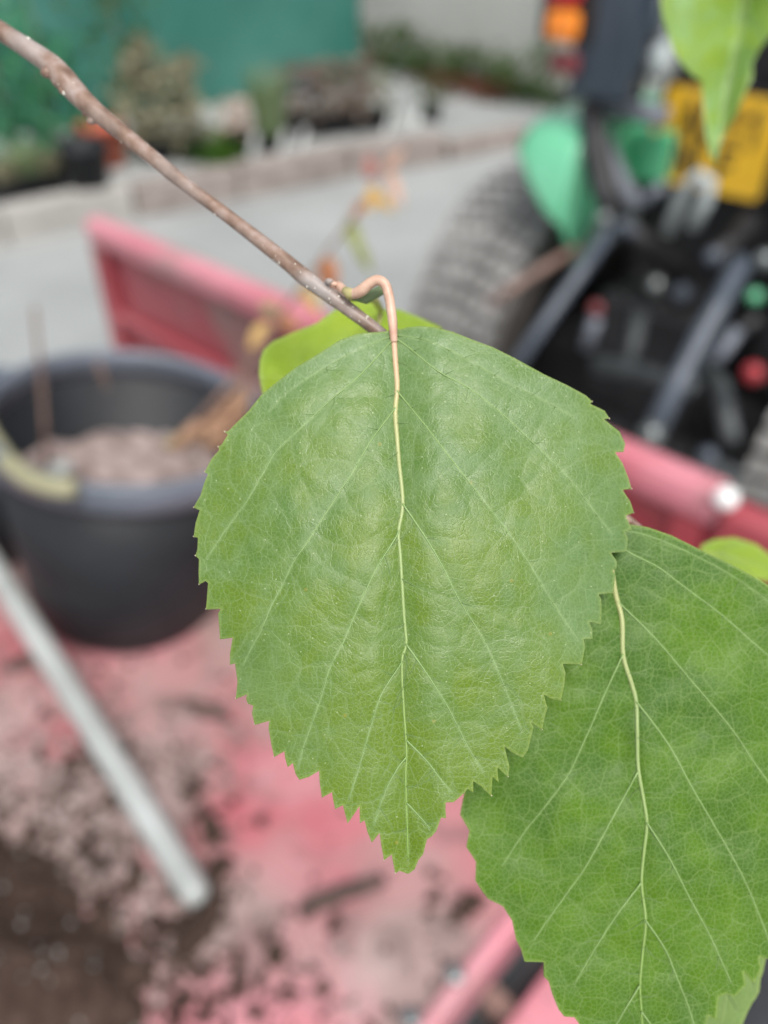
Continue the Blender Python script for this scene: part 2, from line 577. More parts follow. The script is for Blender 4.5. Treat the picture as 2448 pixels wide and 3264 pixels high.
M['tipbrown'] = pm('tooth_tip', (0.42, 0.34, 0.22), (0.58, 0.50, 0.36), 300, 0.5)


def twig_mat():
    m, n, l, b = nm('twig_bark')
    tc = n.new('ShaderNodeTexCoord')
    nz = n.new('ShaderNodeTexNoise')
    nz.inputs['Scale'].default_value = 420
    nz.inputs['Detail'].default_value = 5
    l.new(tc.outputs['Object'], nz.inputs['Vector'])
    r1 = ramp(n, [(0.3, (0.12, 0.07, 0.045)), (0.5, (0.22, 0.14, 0.10)), (0.72, (0.34, 0.27, 0.24))])
    l.new(nz.outputs['Fac'], r1.inputs[0])
    n2 = n.new('ShaderNodeTexNoise')
    n2.inputs['Scale'].default_value = 90
    l.new(tc.outputs['Object'], n2.inputs['Vector'])
    x = n.new('ShaderNodeMix')
    x.data_type = 'RGBA'
    mr = n.new('ShaderNodeMapRange')
    mr.inputs[1].default_value, mr.inputs[2].default_value = 0.45, 0.65
    mr.inputs[4].default_value = 0.7
    l.new(n2.outputs['Fac'], mr.inputs[0])
    l.new(mr.outputs[0], x.inputs[0])
    l.new(r1.outputs[0], x.inputs[6])
    x.inputs[7].default_value = (0.33, 0.305, 0.29, 1)
    l.new(x.outputs[2], b.inputs['Base Color'])
    b.inputs['Roughness'].default_value = 0.42
    bp = n.new('ShaderNodeBump')
    bp.inputs['Strength'].default_value = 0.6
    bp.inputs['Distance'].default_value = 0.0002
    l.new(nz.outputs['Fac'], bp.inputs['Height'])
    l.new(bp.outputs[0], b.inputs['Normal'])
    return m


M['twig'] = twig_mat()


# ------------------------------------------------------------------ setting: ground, bed, walls
def sheet(name, pts, z, m, kind='structure'):
    s = MB().add([(p[0], p[1], z) for p in pts], [tuple(range(len(pts)))])
    o = s.build(name, m, smooth=False)
    o['kind'] = kind
    return o


sheet('ground', [(-70, -60), (70, -60), (70, 90), (-70, 90)], 0.0, M['concrete'])

KZ = 0.17
kp = [fl(-900, 860, KZ), fl(0, 672, KZ), fl(420, 590, KZ), fl(760, 535, KZ), fl(1120, 470, KZ), fl(1425, 425, KZ)]
bed_back = [fl(1150, 320, 0), Vector((-3.6, 4.6, 0))]
bed = MB()
top = [Vector((p.x, p.y, KZ - 0.035)) for p in kp]
back = [Vector((-4.6, 3.9, KZ - 0.035)), Vector((-3.0, 5.05, KZ - 0.035)), Vector((-2.0, 5.85, KZ - 0.035)),
        Vector((-1.3, 6.4, KZ - 0.035)), Vector((-0.7, 6.9, KZ - 0.035)), Vector((-0.10, 7.3, KZ - 0.035))]
ND = 40
grid = []
for j in range(13):
    for i in range(ND + 1):
        a = i / ND * 5
        k = min(int(a), 4)
        p = top[k].lerp(top[k + 1], a - k).lerp(back[k].lerp(back[k + 1], a - k), j / 12)
        grid.append(p + Vector((0, 0, 0.018 * mnoise.noise(p * 3.5) if 0 < j < 12 else 0)))
bed.add(grid, [(j * (ND + 1) + i, j * (ND + 1) + i + 1, (j + 1) * (ND + 1) + i + 1, (j + 1) * (ND + 1) + i)
               for j in range(12) for i in range(ND)])
bo = bed.build('gravel_bed', M['gravel'])
bo['kind'] = 'structure'

# edging of the bed: one object with a child for every length of timber or concrete
kroot = bpy.data.objects.new('kerb', None)
COL.objects.link(kroot)
kroot['kind'] = 'structure'
ORG[kroot] = Vector()


def kerb_piece(a, b, z0, z1, w, m, name):
    a, b = Vector((a.x, a.y, 0)), Vector((b.x, b.y, 0))
    d = (b - a).normalized()
    q = Vector((-d.y, d.x, 0))
    L = (b - a).length
    s = MB()
    s.box((a + b) / 2 + q * (w / 2) + Vector((0, 0, (z0 + z1) / 2)), d * (L / 2 - 0.006), q * (w / 2), Vector((0, 0, (z1 - z0) / 2)))
    return s.build(name, m, kroot, smooth=False, bevel=0.012)


for i in range(5):
    cuts = max(1, round((kp[i + 1] - kp[i]).length / 0.62))
    for c in range(cuts):
        a = kp[i].lerp(kp[i + 1], c / cuts)
        b = kp[i].lerp(kp[i + 1], (c + 1) / cuts)
        mt = M['kerb'] if i < 2 else M['sleeper']
        kerb_piece(a, b, -0.02, KZ + random.uniform(-0.006, 0.008), 0.12, mt, 'kerb_block' if i < 2 else 'sleeper')
e0, e1 = fl(1440, 455, 0.11), fl(1700, 405, 0.11)
for c in range(2):
    kerb_piece(e0.lerp(e1, c / 2), e0.lerp(e1, (c + 1) / 2), -0.02, 0.11, 0.14, M['sleeper'], 'sleeper')

# green windbreak screen with posts
g0, g1 = Vector((-4.7, 3.95, 0)), Vector((-0.19, 7.28, 0))
gd = (g1 - g0).normalized()
gq = Vector((gd.y, -gd.x, 0))
screen = thing('windbreak_screen', 'tall green netting screen standing behind the plant bed', 'screen', (g0 + g1) / 2)
nx, nz_, H = 130, 44, 2.9
sb = MB()
pv = []
for j in range(nz_ + 1):
    for i in range(nx + 1):
        p = g0.lerp(g1, i / nx) + Vector((0, 0, H * j / nz_))
        w = 0.022 * mnoise.noise(p * 1.3) + 0.010 * mnoise.noise(p * 4.1) + 0.02 * math.sin(i / nx * math.pi * 4) ** 2
        if i == nx:
            w = 0
        pv.append(p + gq * w)
sb.add(pv, [(j * (nx + 1) + i, j * (nx + 1) + i + 1, (j + 1) * (nx + 1) + i + 1, (j + 1) * (nx + 1) + i)
            for j in range(nz_) for i in range(nx)])
no = sb.build('netting', M['net'], screen)
so = no.modifiers.new('thick', 'SOLIDIFY')
so.thickness = 0.004
for k in range(4):
    p = g0.lerp(g1, k / 3) - gq * 0.05
    MB().tube([p, p + Vector((0, 0, H + 0.05))], 0.035, 12).build('post', M['post'], screen)

# cream wall of the shed
c0, c1 = Vector((-0.75, 9.75, 0)), Vector((4.2, 3.5, 0))
cdv = (c1 - c0).normalized()
cq = Vector((cdv.y, -cdv.x, 0))
if cq.y > 0:
    cq = -cq
wall = thing('shed_wall', 'cream rendered wall with weeds along its foot', 'wall', (c0 + c1) / 2)
MB().box((c0 + c1) / 2 - cq * 0.1 + Vector((0, 0, 1.75)), cdv * ((c1 - c0).length / 2), cq * 0.1, Vector((0, 0, 1.75))).build(
    'wall', M['render'], wall, smooth=False, bevel=0.01)
MB().box((c0 + c1) / 2 + cq * 0.012 + Vector((0, 0, 0.06)), cdv * ((c1 - c0).length / 2), cq * 0.012, Vector((0, 0, 0.06))).build(
    'plinth', M['darksteel'], wall, smooth=False)
for k in range(3):
    p = c0.lerp(c1, 0.12 + 0.3 * k) + cq * 0.004
    MB().box(p + Vector((0, 0, 1.75)), cdv * 0.012, cq * 0.006, Vector((0, 0, 1.74))).build('joint_strip', M['render'], wall, smooth=False)


# ------------------------------------------------------------------ plants behind
def blades(mb, c, n, h, spread, lw, lean=0.5, up=0.9):
    for _ in range(n):
        a = random.uniform(0, 2 * math.pi)
        r = spread * math.sqrt(random.random()) * 0.5
        p = Vector(c) + Vector((math.cos(a) * r, math.sin(a) * r, 0))
        d = Vector((math.cos(a) * lean * random.uniform(0.1, 1), math.sin(a) * lean * random.uniform(0.1, 1), up)).normalized()
        hh = h * random.uniform(0.5, 1.05)
        s_ = d.cross(Vector((0, 0, 1)))
        s_ = (s_.normalized() if s_.length > 1e-4 else Vector((1, 0, 0))) * lw
        m1 = p + d * hh * 0.55
        tip = p + d * hh + Vector((math.cos(a), math.sin(a), -0.5)) * hh * 0.18 * lean
        mb.add([p - s_, p + s_, m1 + s_ * 0.8, tip, m1 - s_ * 0.8], [(0, 1, 2, 4), (4, 2, 3)])


def foliage(mb, c, n, size, ls, cone=0.0):
    for _ in range(n):
        q = Vector((random.gauss(0, 0.42), random.gauss(0, 0.42), random.uniform(-1, 1)))
        if cone:
            k = 1 - cone * (q.z + 1) / 2
            q.x *= k
            q.y *= k
        p = Vector(c) + Vector((q.x * size[0], q.y * size[1], q.z * size[2]))
        u = Vector((random.uniform(-1, 1), random.uniform(-1, 1), random.uniform(-0.6, 0.8))).normalized()
        w = u.orthogonal().normalized()
        w = Matrix.Rotation(random.uniform(0, 6.28), 3, u) @ w
        L = ls * random.uniform(0.6, 1.3)
        mb.add([p, p + u * L * 0.5 + w * L * 0.28, p + u * L, p + u * L * 0.5 - w * L * 0.28], [(0, 1, 2, 3)])


def pot_mb(c, r, h, taper=0.78):
    c = Vector(c)
    s = MB()
    s.lathe(c, (0, 0, 1), [(0.001, 0), (r * taper, 0), (r * 0.97, h * 0.86), (r * 1.04, h * 0.86), (r * 1.04, h), (r * 0.95, h), (r * 0.93, h * 0.86),
                           (0.001, h * 0.84)], 24)
    return s


BZ = KZ - 0.03


def plant(px, py, name, label, cat, kind_, h, w, potted=None, mat='weed', pm_='blackpot', n=None, group=None, z=BZ, leaf=0.05, cone=0.0):
    c = fl(px, py, z)
    t = thing(name, label, cat, c, group)
    top = c.copy()
    if potted:
        r, ph = potted
        pot_mb(c, r, ph).build('pot', M[pm_], t)
        top = c + Vector((0, 0, ph * 0.86))
    f = MB()
    if kind_ == 'blades':
        blades(f, top, n or 70, h, w, 0.008, 0.6)
    elif kind_ == 'upright':
        blades(f, top, n or 60, h, w, 0.012, 0.28)
    else:
        MB().tube([top, top + Vector((0.01, 0, h * 0.5)), top + Vector((0, 0.01, h * 0.95))], [0.012, 0.009, 0.004], 6).build('stem', M['stem'], t)
        foliage(f, top + Vector((0, 0, h * 0.5)), n or 220, (w, w, h * 0.5), leaf, cone)
    f.build('foliage', M[mat], t, smooth=False)
    return t


# left group of small black pots
G1 = 'small black pots on the gravel bed'
plant(25, 640, 'potted_plant', 'low straw-topped black pot at the outer end of the bed', 'potted plant', 'blades', 0.13, 0.16, (0.095, 0.11), 'straw', group=G1, n=90)
plant(100, 618, 'potted_plant', 'black pot with pale dry tuft between two similar pots', 'potted plant', 'blades', 0.16, 0.18, (0.09, 0.11), 'lightgreen', group=G1, n=90)
plant(168, 605, 'potted_plant', 'black pot with yellowish tuft next to the tall black pot', 'potted plant', 'blades', 0.15, 0.18, (0.085, 0.11), 'straw', group=G1, n=90)
p_ = fl(292, 612, BZ)
t_ = thing('plant_pot', 'tall empty black pot in front of the orange pot', 'pot', p_)
pot_mb(p_, 0.125, 0.24).build('pot_wall', M['blackpot'], t_)
MB().lathe(p_ + Vector((0, 0, 0.2)), (0, 0, 1), [(0.001, 0), (0.112, 0.0), (0.112, -0.02)], 24).build('soil', M['soil'], t_)
p_ = fl(345, 525, BZ)
t_ = thing('plant_pot', 'orange-red plastic pot behind the tall black pot', 'pot', p_)
pot_mb(p_, 0.12, 0.22).build('pot_wall', M['terracotta'], t_)
MB().lathe(p_ + Vector((0, 0, 0.185)), (0, 0, 1), [(0.001, 0), (0.108, 0.0), (0.108, -0.02)], 24).build('soil', M['soil'], t_)
# shrubs before the net
plant(60, 540, 'shrub', 'dark green shrub against the net behind the small pots', 'shrub', 'leafy', 0.85, 0.42, mat='shrub', n=420, leaf=0.08)
plant(190, 500, 'shrub', 'green shrub with mauve flower against the net', 'shrub', 'leafy', 0.62, 0.34, mat='shrub', n=320, leaf=0.08)
pf = fl(190, 480, BZ)
t_ = thing('flowering_stem', 'tall thin stem topped by a pale mauve flower head', 'flower', pf)
MB().tube([pf, pf + Vector((0.02, 0, 0.5)), pf + Vector((0.0, 0.02, 0.98))], 0.008, 6).build('stem', M['lightgreen'], t_)
f_ = MB()
foliage(f_, pf + Vector((0, 0.02, 1.02)), 110, (0.11, 0.11, 0.12), 0.06)
f_.build('petals', M['flower'], t_, smooth=False)['kind'] = 'stuff'
plant(430, 455, 'shrub', 'mid green shrub against the net left of the straw clump', 'shrub', 'leafy', 0.8, 0.32, mat='weed', n=260, leaf=0.07)
plant(500, 505, 'dry_plant', 'largest straw-coloured pointed clump in the bed', 'plant', 'leafy', 0.50, 0.30, (0.12, 0.12), 'straw', n=420, leaf=0.07, cone=0.8)
plant(610, 500, 'dry_plant', 'smaller straw-coloured clump beside the bright grass', 'plant', 'leafy', 0.40, 0.22, (0.11, 0.12), 'straw', n=340, leaf=0.06, cone=0.5)
plant(690, 505, 'grass_clump', 'bright green grass clump at the edge of the bed', 'grass', 'blades', 0.17, 0.34, mat='lawn', n=260)
plant(770, 490, 'potted_plant', 'black pot with pale pinkish flowers beside bright grass', 'potted plant', 'leafy', 0.2, 0.13, (0.09, 0.12), 'pinkleaf', n=80, leaf=0.05)
plant(865, 480, 'tall_grass', 'tall pale green upright grass in the bed', 'grass', 'upright', 0.42, 0.16, (0.08, 0.1), 'lightgreen', n=110)
G2 = 'brown plants in black trays'
for k, (px, py, lb) in enumerate(((950, 440, 'brown plant in black pot beside the pale upright grass'),
                                  (1020, 430, 'brown plant in black pot with mauve bloom'),
                                  (1085, 420, 'brown plant in black pot third from the pale upright grass'),
                                  (1150, 412, 'brown plant in black pot nearest the screen end'))):
    plant(px, py, 'potted_plant', lb, 'potted plant', 'leafy', 0.30, 0.17, (0.10, 0.12), 'brownplant', n=170, leaf=0.06, group=G2)
pf = fl(985, 385, BZ)
t_ = thing('flowering_stem', 'short stem with mauve bloom among the brown plants', 'flower', pf)
MB().tube([pf, pf + Vector((0, 0, 0.2))], 0.008, 6).build('stem', M['lightgreen'], t_)
f_ = MB()
foliage(f_, pf + Vector((0, 0, 0.22)), 60, (0.07, 0.07, 0.06), 0.05)
f_.build('petals', M['flower'], t_, smooth=False)['kind'] = 'stuff'
plant(1215, 405, 'potted_plant', 'black pot with sparse grey-green foliage past the screen end', 'potted plant', 'leafy', 0.2, 0.14, (0.10, 0.11), 'lightgreen', n=60, leaf=0.05)
plant(1370, 385, 'potted_plant', 'dark pot with low weeds near the corner of the timber edging', 'potted plant', 'leafy', 0.16, 0.17, (0.085, 0.11), 'weed', n=110, leaf=0.05, z=0.0)
# white nursery labels pushed into the bed
for px, py, lb in ((810, 500, 'white plant label before the tall pale grass'), (905, 490, 'white plant label beside the tall pale grass'),
                   (965, 480, 'white plant label before the brown plants'), (1240, 425, 'white plant label near the screen end'),
                   (1330, 400, 'white plant label beside the corner pot')):
    c = fl(px, py, BZ)
    s = MB()
    d = Vector((0.7, 0.3, 0)).normalized()
    s.box(c + Vector((0, 0, 0.06)), d * 0.014, Vector((-d.y, d.x, 0)) * 0.0015, Vector((0.02, 0, 0.07)))
    meta(s.build('plant_label', M['white'], org=c, smooth=False), lb, 'plant label', 'white labels in the bed')
# weeds along the foot of the shed wall
WEEDS = ((0.105, 0, 'dark weed clump at the foot of the cream wall right beside the screen end'), (0.15, 0, 'green weed clump second along the cream wall from the screen'),
         (0.20, 0, 'taller green weed clump third along the cream wall from the screen'), (0.25, 0, 'low green weed clump where the reddish weeds begin'),
         (0.295, 1, 'reddish weed clump next to the green weeds at the wall'), (0.335, 1, 'reddish weed clump in the middle of the red patch at the wall'),
         (0.375, 1, 'reddish weed clump nearest the tractor pillar'), (0.42, 0, 'dark weed clump half hidden by the tractor pillar'))
for s_, red, lb in WEEDS:
    c = c0.lerp(c1, s_) + cq * random.uniform(0.08, 0.16)
    t = thing('weed_clump', lb, 'weed', c, 'weeds along the cream wall')
    f = MB()
    hh = random.uniform(0.14, 0.22)
    foliage(f, c + Vector((0, 0, hh)), 200, (0.27, 0.27, hh), 0.07)
    f.build('foliage', M['weed'], t, smooth=False)
    if red:
        f = MB()
        foliage(f, c + cq * 0.16 + Vector((0, 0, 0.07)), 90, (0.25, 0.12, 0.07), 0.06)
        f.build('red_foliage', M['rustplant'], t, smooth=False)

# ------------------------------------------------------------------ transport box on the tractor's hitch
FZ, HN, TL, TR = 0.68, 0.6, -1.30, -0.146
box = thing('transport_box', 'red painted transport box with soiled floor behind the tractor', 'transport box', TW(-0.7, 0.3, FZ))
mb = MB()
mb.tbox(TL, TR - 0.012, -0.22, HN - 0.004, FZ - 0.022, FZ)
mb.build('floor', M['redfloor'], box, smooth=False, bevel=0.002)
mb = MB()
mb.tbox(TR - 0.012, TR + 0.004, -0.22, HN - 0.02, FZ - 0.06, FZ + 0.010)
mb.build('floor_lip', M['redrail'], box, smooth=False, bevel=0.006)
# headboard: top rail, pressed panel with crease, lower ledge, end stile
HL = -1.205
mb = MB()
mb.tbox(HL, TR + 0.09, HN + 0.012, HN + 0.020, FZ + 0.02, FZ + 0.2615)
mb.build('headboard_panel', M['redpanel'], box, smooth=False)
mb = MB()
mb.tbox(HL - 0.005, TR - 0.02, HN - 0.012, HN + 0.022, FZ + 0.275, FZ + 0.314)
mb.build('top_rail', M['redrail'], box, smooth=False, bevel=0.012)
mb = MB()
mb.tbox(HL, TR - 0.03, HN - 0.004, HN + 0.0115, FZ + 0.145, FZ + 0.165)
mb.build('pressed_rib', M['redpanel'], box, smooth=False, bevel=0.007)
mb = MB()
mb.tbox(HL, TR - 0.03, HN - 0.035, HN + 0.0115, FZ + 0.001, FZ + 0.06)
mb.build('lower_ledge', M['redrail'], box, smooth=False, bevel=0.01)
for t0 in (HL - 0.005, TR - 0.06):
    mb = MB()
    mb.tbox(t0, t0 + 0.03, HN - 0.008, HN + 0.0117, FZ + 0.0605, FZ + 0.2745)
    mb.build('end_stile', M['redpanel'], box, smooth=False, bevel=0.004)
# hinge bracket at the rail's end
mb = MB()
mb.tbox(TR - 0.019, TR + 0.10, HN - 0.012, HN + 0.02, FZ + 0.262, FZ + 0.30)
mb.build('corner_bracket', M['redpanel'], box, smooth=False, bevel=0.006)
cb = onn(2315, 1588, HN - 0.014)
MB().ball(cb, 0.010, 0.05, nu=12, nv=8).build('rail_glint', M['white'], box)  # white ball stands in for the highlight on the rail's end
# side panel folded down outside the lip, and an added dark strip for the shade in the gap
mb = MB()
mb.tbox(TR + 0.036, TR + 0.115, -0.22, HN - 0.05, FZ - 0.06, FZ - 0.03)
mb.build('side_panel', M['redrail'], box, smooth=False, bevel=0.006)
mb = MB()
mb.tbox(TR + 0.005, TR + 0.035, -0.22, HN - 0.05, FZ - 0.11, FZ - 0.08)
mb.build('shade_strip', M['darksteel'], box, smooth=False, bevel=0.003)
for n0 in (-0.02, 0.27, 0.5):
    mb = MB()
    mb.tbox(TR + 0.005, TR + 0.0355, n0, n0 + 0.02, FZ - 0.079, FZ - 0.05)
    mb.build('hinge', M['rust'], box, smooth=False, bevel=0.003)
for p in (fl(1312, 3245, FZ + 0.014), fl(1452, 3105, FZ + 0.014)):
    MB().ball(p, 0.009, 0.05, sq=(1, 1, 0.5), nu=10, nv=6).build('bolt_head', M['chrome'], box)
for tt in (-1.1, -0.35):
    mb = MB()
    mb.tbox(tt, tt + 0.06, HN + 0.03, HN + 0.10, FZ - 0.12, FZ + 0.15)
    mb.build('hitch_bracket', M['redpanel'], box, smooth=False, bevel=0.005)
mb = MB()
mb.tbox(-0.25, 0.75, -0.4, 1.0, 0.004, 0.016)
meta(mb.build('dark_sheet', M['mat'], smooth=False, bevel=0.003, org=TW(0.2, 0.3, 0)), 'flat black sheet on the ground beside the red box', 'mat')  # flat black sheet laid on the ground beside the box

# ------------------------------------------------------------------ soil, crumbs and bits on the box floor
mound = MB()
NX = 70
a0, b0 = TW(-0.66, -0.21, 0), TW(-0.05, -0.21, 0)
cells = []
hc = fl(-40, 3330, FZ)
for j in range(NX + 1):
    for i in range(NX + 1):
        p = Vector((hc.x - 0.24 + 0.42 * i / NX, hc.y - 0.20 + 0.40 * j / NX, 0))
        e = Vector((p.x - hc.x + 0.03, (p.y - hc.y) * 0.85, 0)).length
        h = 0.055 * (1 - (e / 0.145) ** 1.6) + 0.022 * mnoise.noise(p * 16) + 0.012 * mnoise.noise(p * 55) + 0.004 * mnoise.noise(p * 160)
        cells.append(Vector((p.x, p.y, FZ + max(h, -0.015))))
mound.add(cells, [(j * (NX + 1) + i, j * (NX + 1) + i + 1, (j + 1) * (NX + 1) + i + 1, (j + 1) * (NX + 1) + i)
                  for j in range(NX) for i in range(NX)])
meta(mound.build('soil_heap', M['soil'], org=(hc.x, hc.y, FZ)), 'dark brown soil heaped on the red box floor', 'soil', kind='stuff')

cr = MB()
clusters = [(660, 2560, 60, 60, 26), (670, 2720, 45, 60, 40), (690, 2860, 40, 60, 50), (610, 3010, 90, 60, 80), (560, 3080, 80, 80, 40), (740, 3170, 90, 50, 40), (560, 3230, 120, 50, 60),
            (300, 2900, 170, 180, 420), (200, 2650, 150, 150, 300), (430, 3080, 130, 130, 260), (150, 2450, 160, 120, 120),
            (600, 2480, 160, 100, 60), (850, 3000, 120, 120, 30), (1000, 2700, 260, 200, 25), (880, 2980, 50, 60, 25),
            (500, 2250, 240, 120, 60), (100, 2080, 90, 90, 40), (1300, 3050, 160, 120, 40), (1460, 2890, 40, 40, 18), (1000, 3200, 200, 80, 40)]
for x, y, sx, sy, n_ in clusters:
    for _ in range(n_):
        p = fl(random.gauss(x, sx), random.gauss(y, sy), FZ)
        if T.dot(p) > TR - 0.02 or N.dot(p) > HN - 0.05:
            continue
        r = 0.0010 + 0.0058 * random.random() ** 4
        cr.ball(p + Vector((0, 0, r * 0.4)), r, 0.35, (1, random.uniform(0.6, 1.3), 0.7), 6, 4)
meta(cr.build('soil_crumbs', M['soil'], org=(0, 0.4, FZ)), 'dark soil crumbs scattered over the red floor', 'soil', kind='stuff')
cr = MB()
for x, y, sx, sy, n_ in ((300, 2750, 180, 160, 500), (200, 2500, 150, 200, 420), (600, 2350, 250, 120, 300), (430, 3000, 60, 130, 60), (1150, 3100, 200, 100, 50)):
    for _ in range(n_):
        p = fl(random.gauss(x, sx), random.gauss(y, sy), FZ)
        if T.dot(p) > TR - 0.02:
            continue
        r = 0.0009 + 0.004 * random.random() ** 3
        cr.ball(p + Vector((0, 0, r * 0.4)), r, 0.35, (1, 1, 0.7), 6, 4)
meta(cr.build('compost_crumbs', M['compost'], org=(0, 0.4, FZ)), 'pale dry compost crumbs scattered over the red floor', 'compost', kind='stuff')


cr = MB()  # pale grains stand in for sparkles of light on the soil
for _ in range(26):
    p = fl(random.gauss(180, 170), random.gauss(3050, 150), FZ + 0.03)
    e = Vector((p.x - hc.x + 0.03, (p.y - hc.y) * 0.85, 0)).length
    z = FZ + max(0.0, 0.055 * (1 - (e / 0.17) ** 1.6) + 0.022 * mnoise.noise(Vector((p.x, p.y, 0)) * 16)) + 0.004
    cr.ball((p.x, p.y, z), random.uniform(0.0008, 0.0017), 0.2, (1, 1, 0.8), 6, 4)
meta(cr.build('sparkle', M['pole'], org=(hc.x, hc.y, FZ)), 'pale grit grains set as glints on the dark soil heap', 'sparkle', kind='stuff')


def chip(pts, r, label, name='bark_chip', m='bark'):
    P = [fl(x, y, FZ + r * 0.8) for x, y in pts]
    P2, rad = [], []
    for i in range(len(P) - 1):
        for k in range(5):
            P2.append(P[i].lerp(P[i + 1], k / 5))
    P2.append(P[-1])
    for i in range(len(P2)):
        e = i / (len(P2) - 1)
        rad.append(r * (0.55 + 0.6 * math.sin(math.pi * min(max(e, 0.08), 0.92))) * random.uniform(0.8, 1.2))
    P2 = [p + Vector((random.uniform(-1, 1), random.uniform(-1, 1), 0)) * r * 0.18 for p in P2]
    return meta(MB().tube(P2, rad, 8).build(name, M[m], org=P[0]), label, 'bark chip' if name == 'bark_chip' else 'soil clod', 'bits lying on the red floor')


chip([(955, 2920), (1000, 2880), (1110, 2840), (1220, 2805)], 0.0085, 'long dark bark chip lying below the tip of the front leaf')
chip([(590, 2240), (660, 2265), (740, 2290)], 0.0075, 'dark bark chip lying before the black bucket')
chip([(20, 2130), (70, 2110), (130, 2105)], 0.0075, 'dark bark chip lying beside the pale pole')
chip([(0, 1745), (50, 1740), (80, 1745)], 0.008, 'small bark chip left of the black bucket')
chip([(1470, 2920), (1500, 2880), (1500, 2850)], 0.0085, 'round soil clod near the lip of the red floor', 'soil_clod', 'soil')
chip([(1380, 2870), (1400, 2845)], 0.005, 'small soil clod near the lip of the red floor', 'soil_clod', 'soil')
chip([(680, 2680), (660, 2590)], 0.009, 'black soil clod beside the upper part of the pole end', 'soil_clod', 'soil')
chip([(700, 2790), (690, 2740)], 0.010, 'black soil clod beside the tip of the pole', 'soil_clod', 'soil')
chip([(690, 2850), (660, 2940), (600, 3010), (570, 2990)], 0.011, 'curved dark soil clod just beyond the tip of the pole', 'soil_clod', 'soil')
chip([(870, 3080), (890, 3010)], 0.008, 'brown soil clod between pole tip and floor lip', 'soil_clod', 'soil')

# pale pole lying in the box
pa, pb = fl(632, 2862, FZ + 0.016), fl(-25, 1800, FZ + 0.075)
pd = (pb - pa).normalized()
pole = thing('pole', 'pale round-ended pole lying across the soiled red floor', 'pole', pa)
MB().tube([pa - pd * 0.004, pa, pa + pd * 0.004, pa + pd * 0.012, pa + pd * 0.4, pb, pb + pd * 0.25], [0.006, 0.0105, 0.0127, 0.0134, 0.0134, 0.0134, 0.0134], 20).build(
    'shaft', M['pole'], pole)
MB().tube([pb + pd * 0.16, pb + pd * 0.26], 0.019, 16).build('collar', M['darksteel'], pole)


# ------------------------------------------------------------------ black bucket-sized pot with handle and plant remains
def bucket(rc, bc, r, label, group, main=True):
    """rim centre and bottom centre in world coordinates"""
    ax = (rc - bc).normalized()
    h = (rc - bc).length
    t = thing('bucket', label, 'bucket', bc, group)
    prof = [(0.001, 0.0), (r * 0.72, 0.0), (r * 0.75, 0.006), (r * 0.955, h - 0.03), (r * 0.935, h - 0.03), (r * 0.71, 0.02), (0.001, 0.02)]
    MB().lathe(bc, ax, prof, 72).build('bucket_wall', M['blackpot'], t)
    rp = [(r * 0.93, h - 0.034), (r * 0.985, h - 0.034), (r * 1.0, h - 0.026), (r * 1.0, h - 0.004), (r * 0.985, h), (r * 0.945, h), (r * 0.93, h - 0.006)]
    MB().lathe(bc, ax, rp, 72, close=True).build('rim', M['rim'], t)
    return t, ax, h


rc = at(412, 1306, 0.885)
bc = rc + Vector((-0.046, -0.014, -0.262))
bc.z = FZ + 0.004
PR = 0.1545
pot, pax, ph = bucket(rc, bc, PR, 'black plastic bucket of dry compost standing in the red box', 'black buckets in the red box')
# compost inside
u_ = pax.orthogonal().normalized()
w_ = pax.cross(u_)
lv = ph - 0.105
cm = MB()
rings = 16
P, F = [bc + pax * lv], []
for i in range(1, rings + 1):
    rr = PR * 0.868 * i / rings
    for k in range(48):
        a = 2 * math.pi * k / 48
        q = bc + (u_ * math.cos(a) + w_ * math.sin(a)) * rr
        P.append(q + pax * (lv + 0.016 * mnoise.noise(q * 22) + 0.012 * mnoise.noise(q * 60)))
F += [(0, 1 + k, 1 + (k + 1) % 48) for k in range(48)]
for i in range(rings - 1):
    for k in range(48):
        F.append((1 + i * 48 + k, 1 + (i + 1) * 48 + k, 1 + (i + 1) * 48 + (k + 1) % 48, 1 + i * 48 + (k + 1) % 48))
cm.add(P, F)
cmo = cm.build('compost', M['compost'], pot)
cmo['kind'] = 'stuff'
# khaki grip round the front of the rim
gp = []
for x, y in ((-60, 1330), (-40, 1380), (-10, 1425), (30, 1480), (90, 1525), (150, 1548), (200, 1556), (240, 1556)):
    gp.append(at(x, y, 0.86 - 0.12 * (y - 1318) / 240))
MB().tube(gp, 0.0095, 10).build('handle_grip', M['grip'], pot)
# second bucket, mostly out of sight
rc2 = at(-190, 1335, 1.02)
bc2 = rc2 + Vector((-0.02, 0, -0.24))
bc2.z = FZ + 0.004
bucket(rc2, bc2, 0.15, 'black bucket half hidden behind the compost bucket', 'black buckets in the red box')


def pin(x, y, below):
    """point on the plane lying the given distance under the pot's rim"""
    d = ray(x, y)
    o = rc - pax * below
    return CAM + d * ((o - CAM).dot(pax) / d.dot(pax))


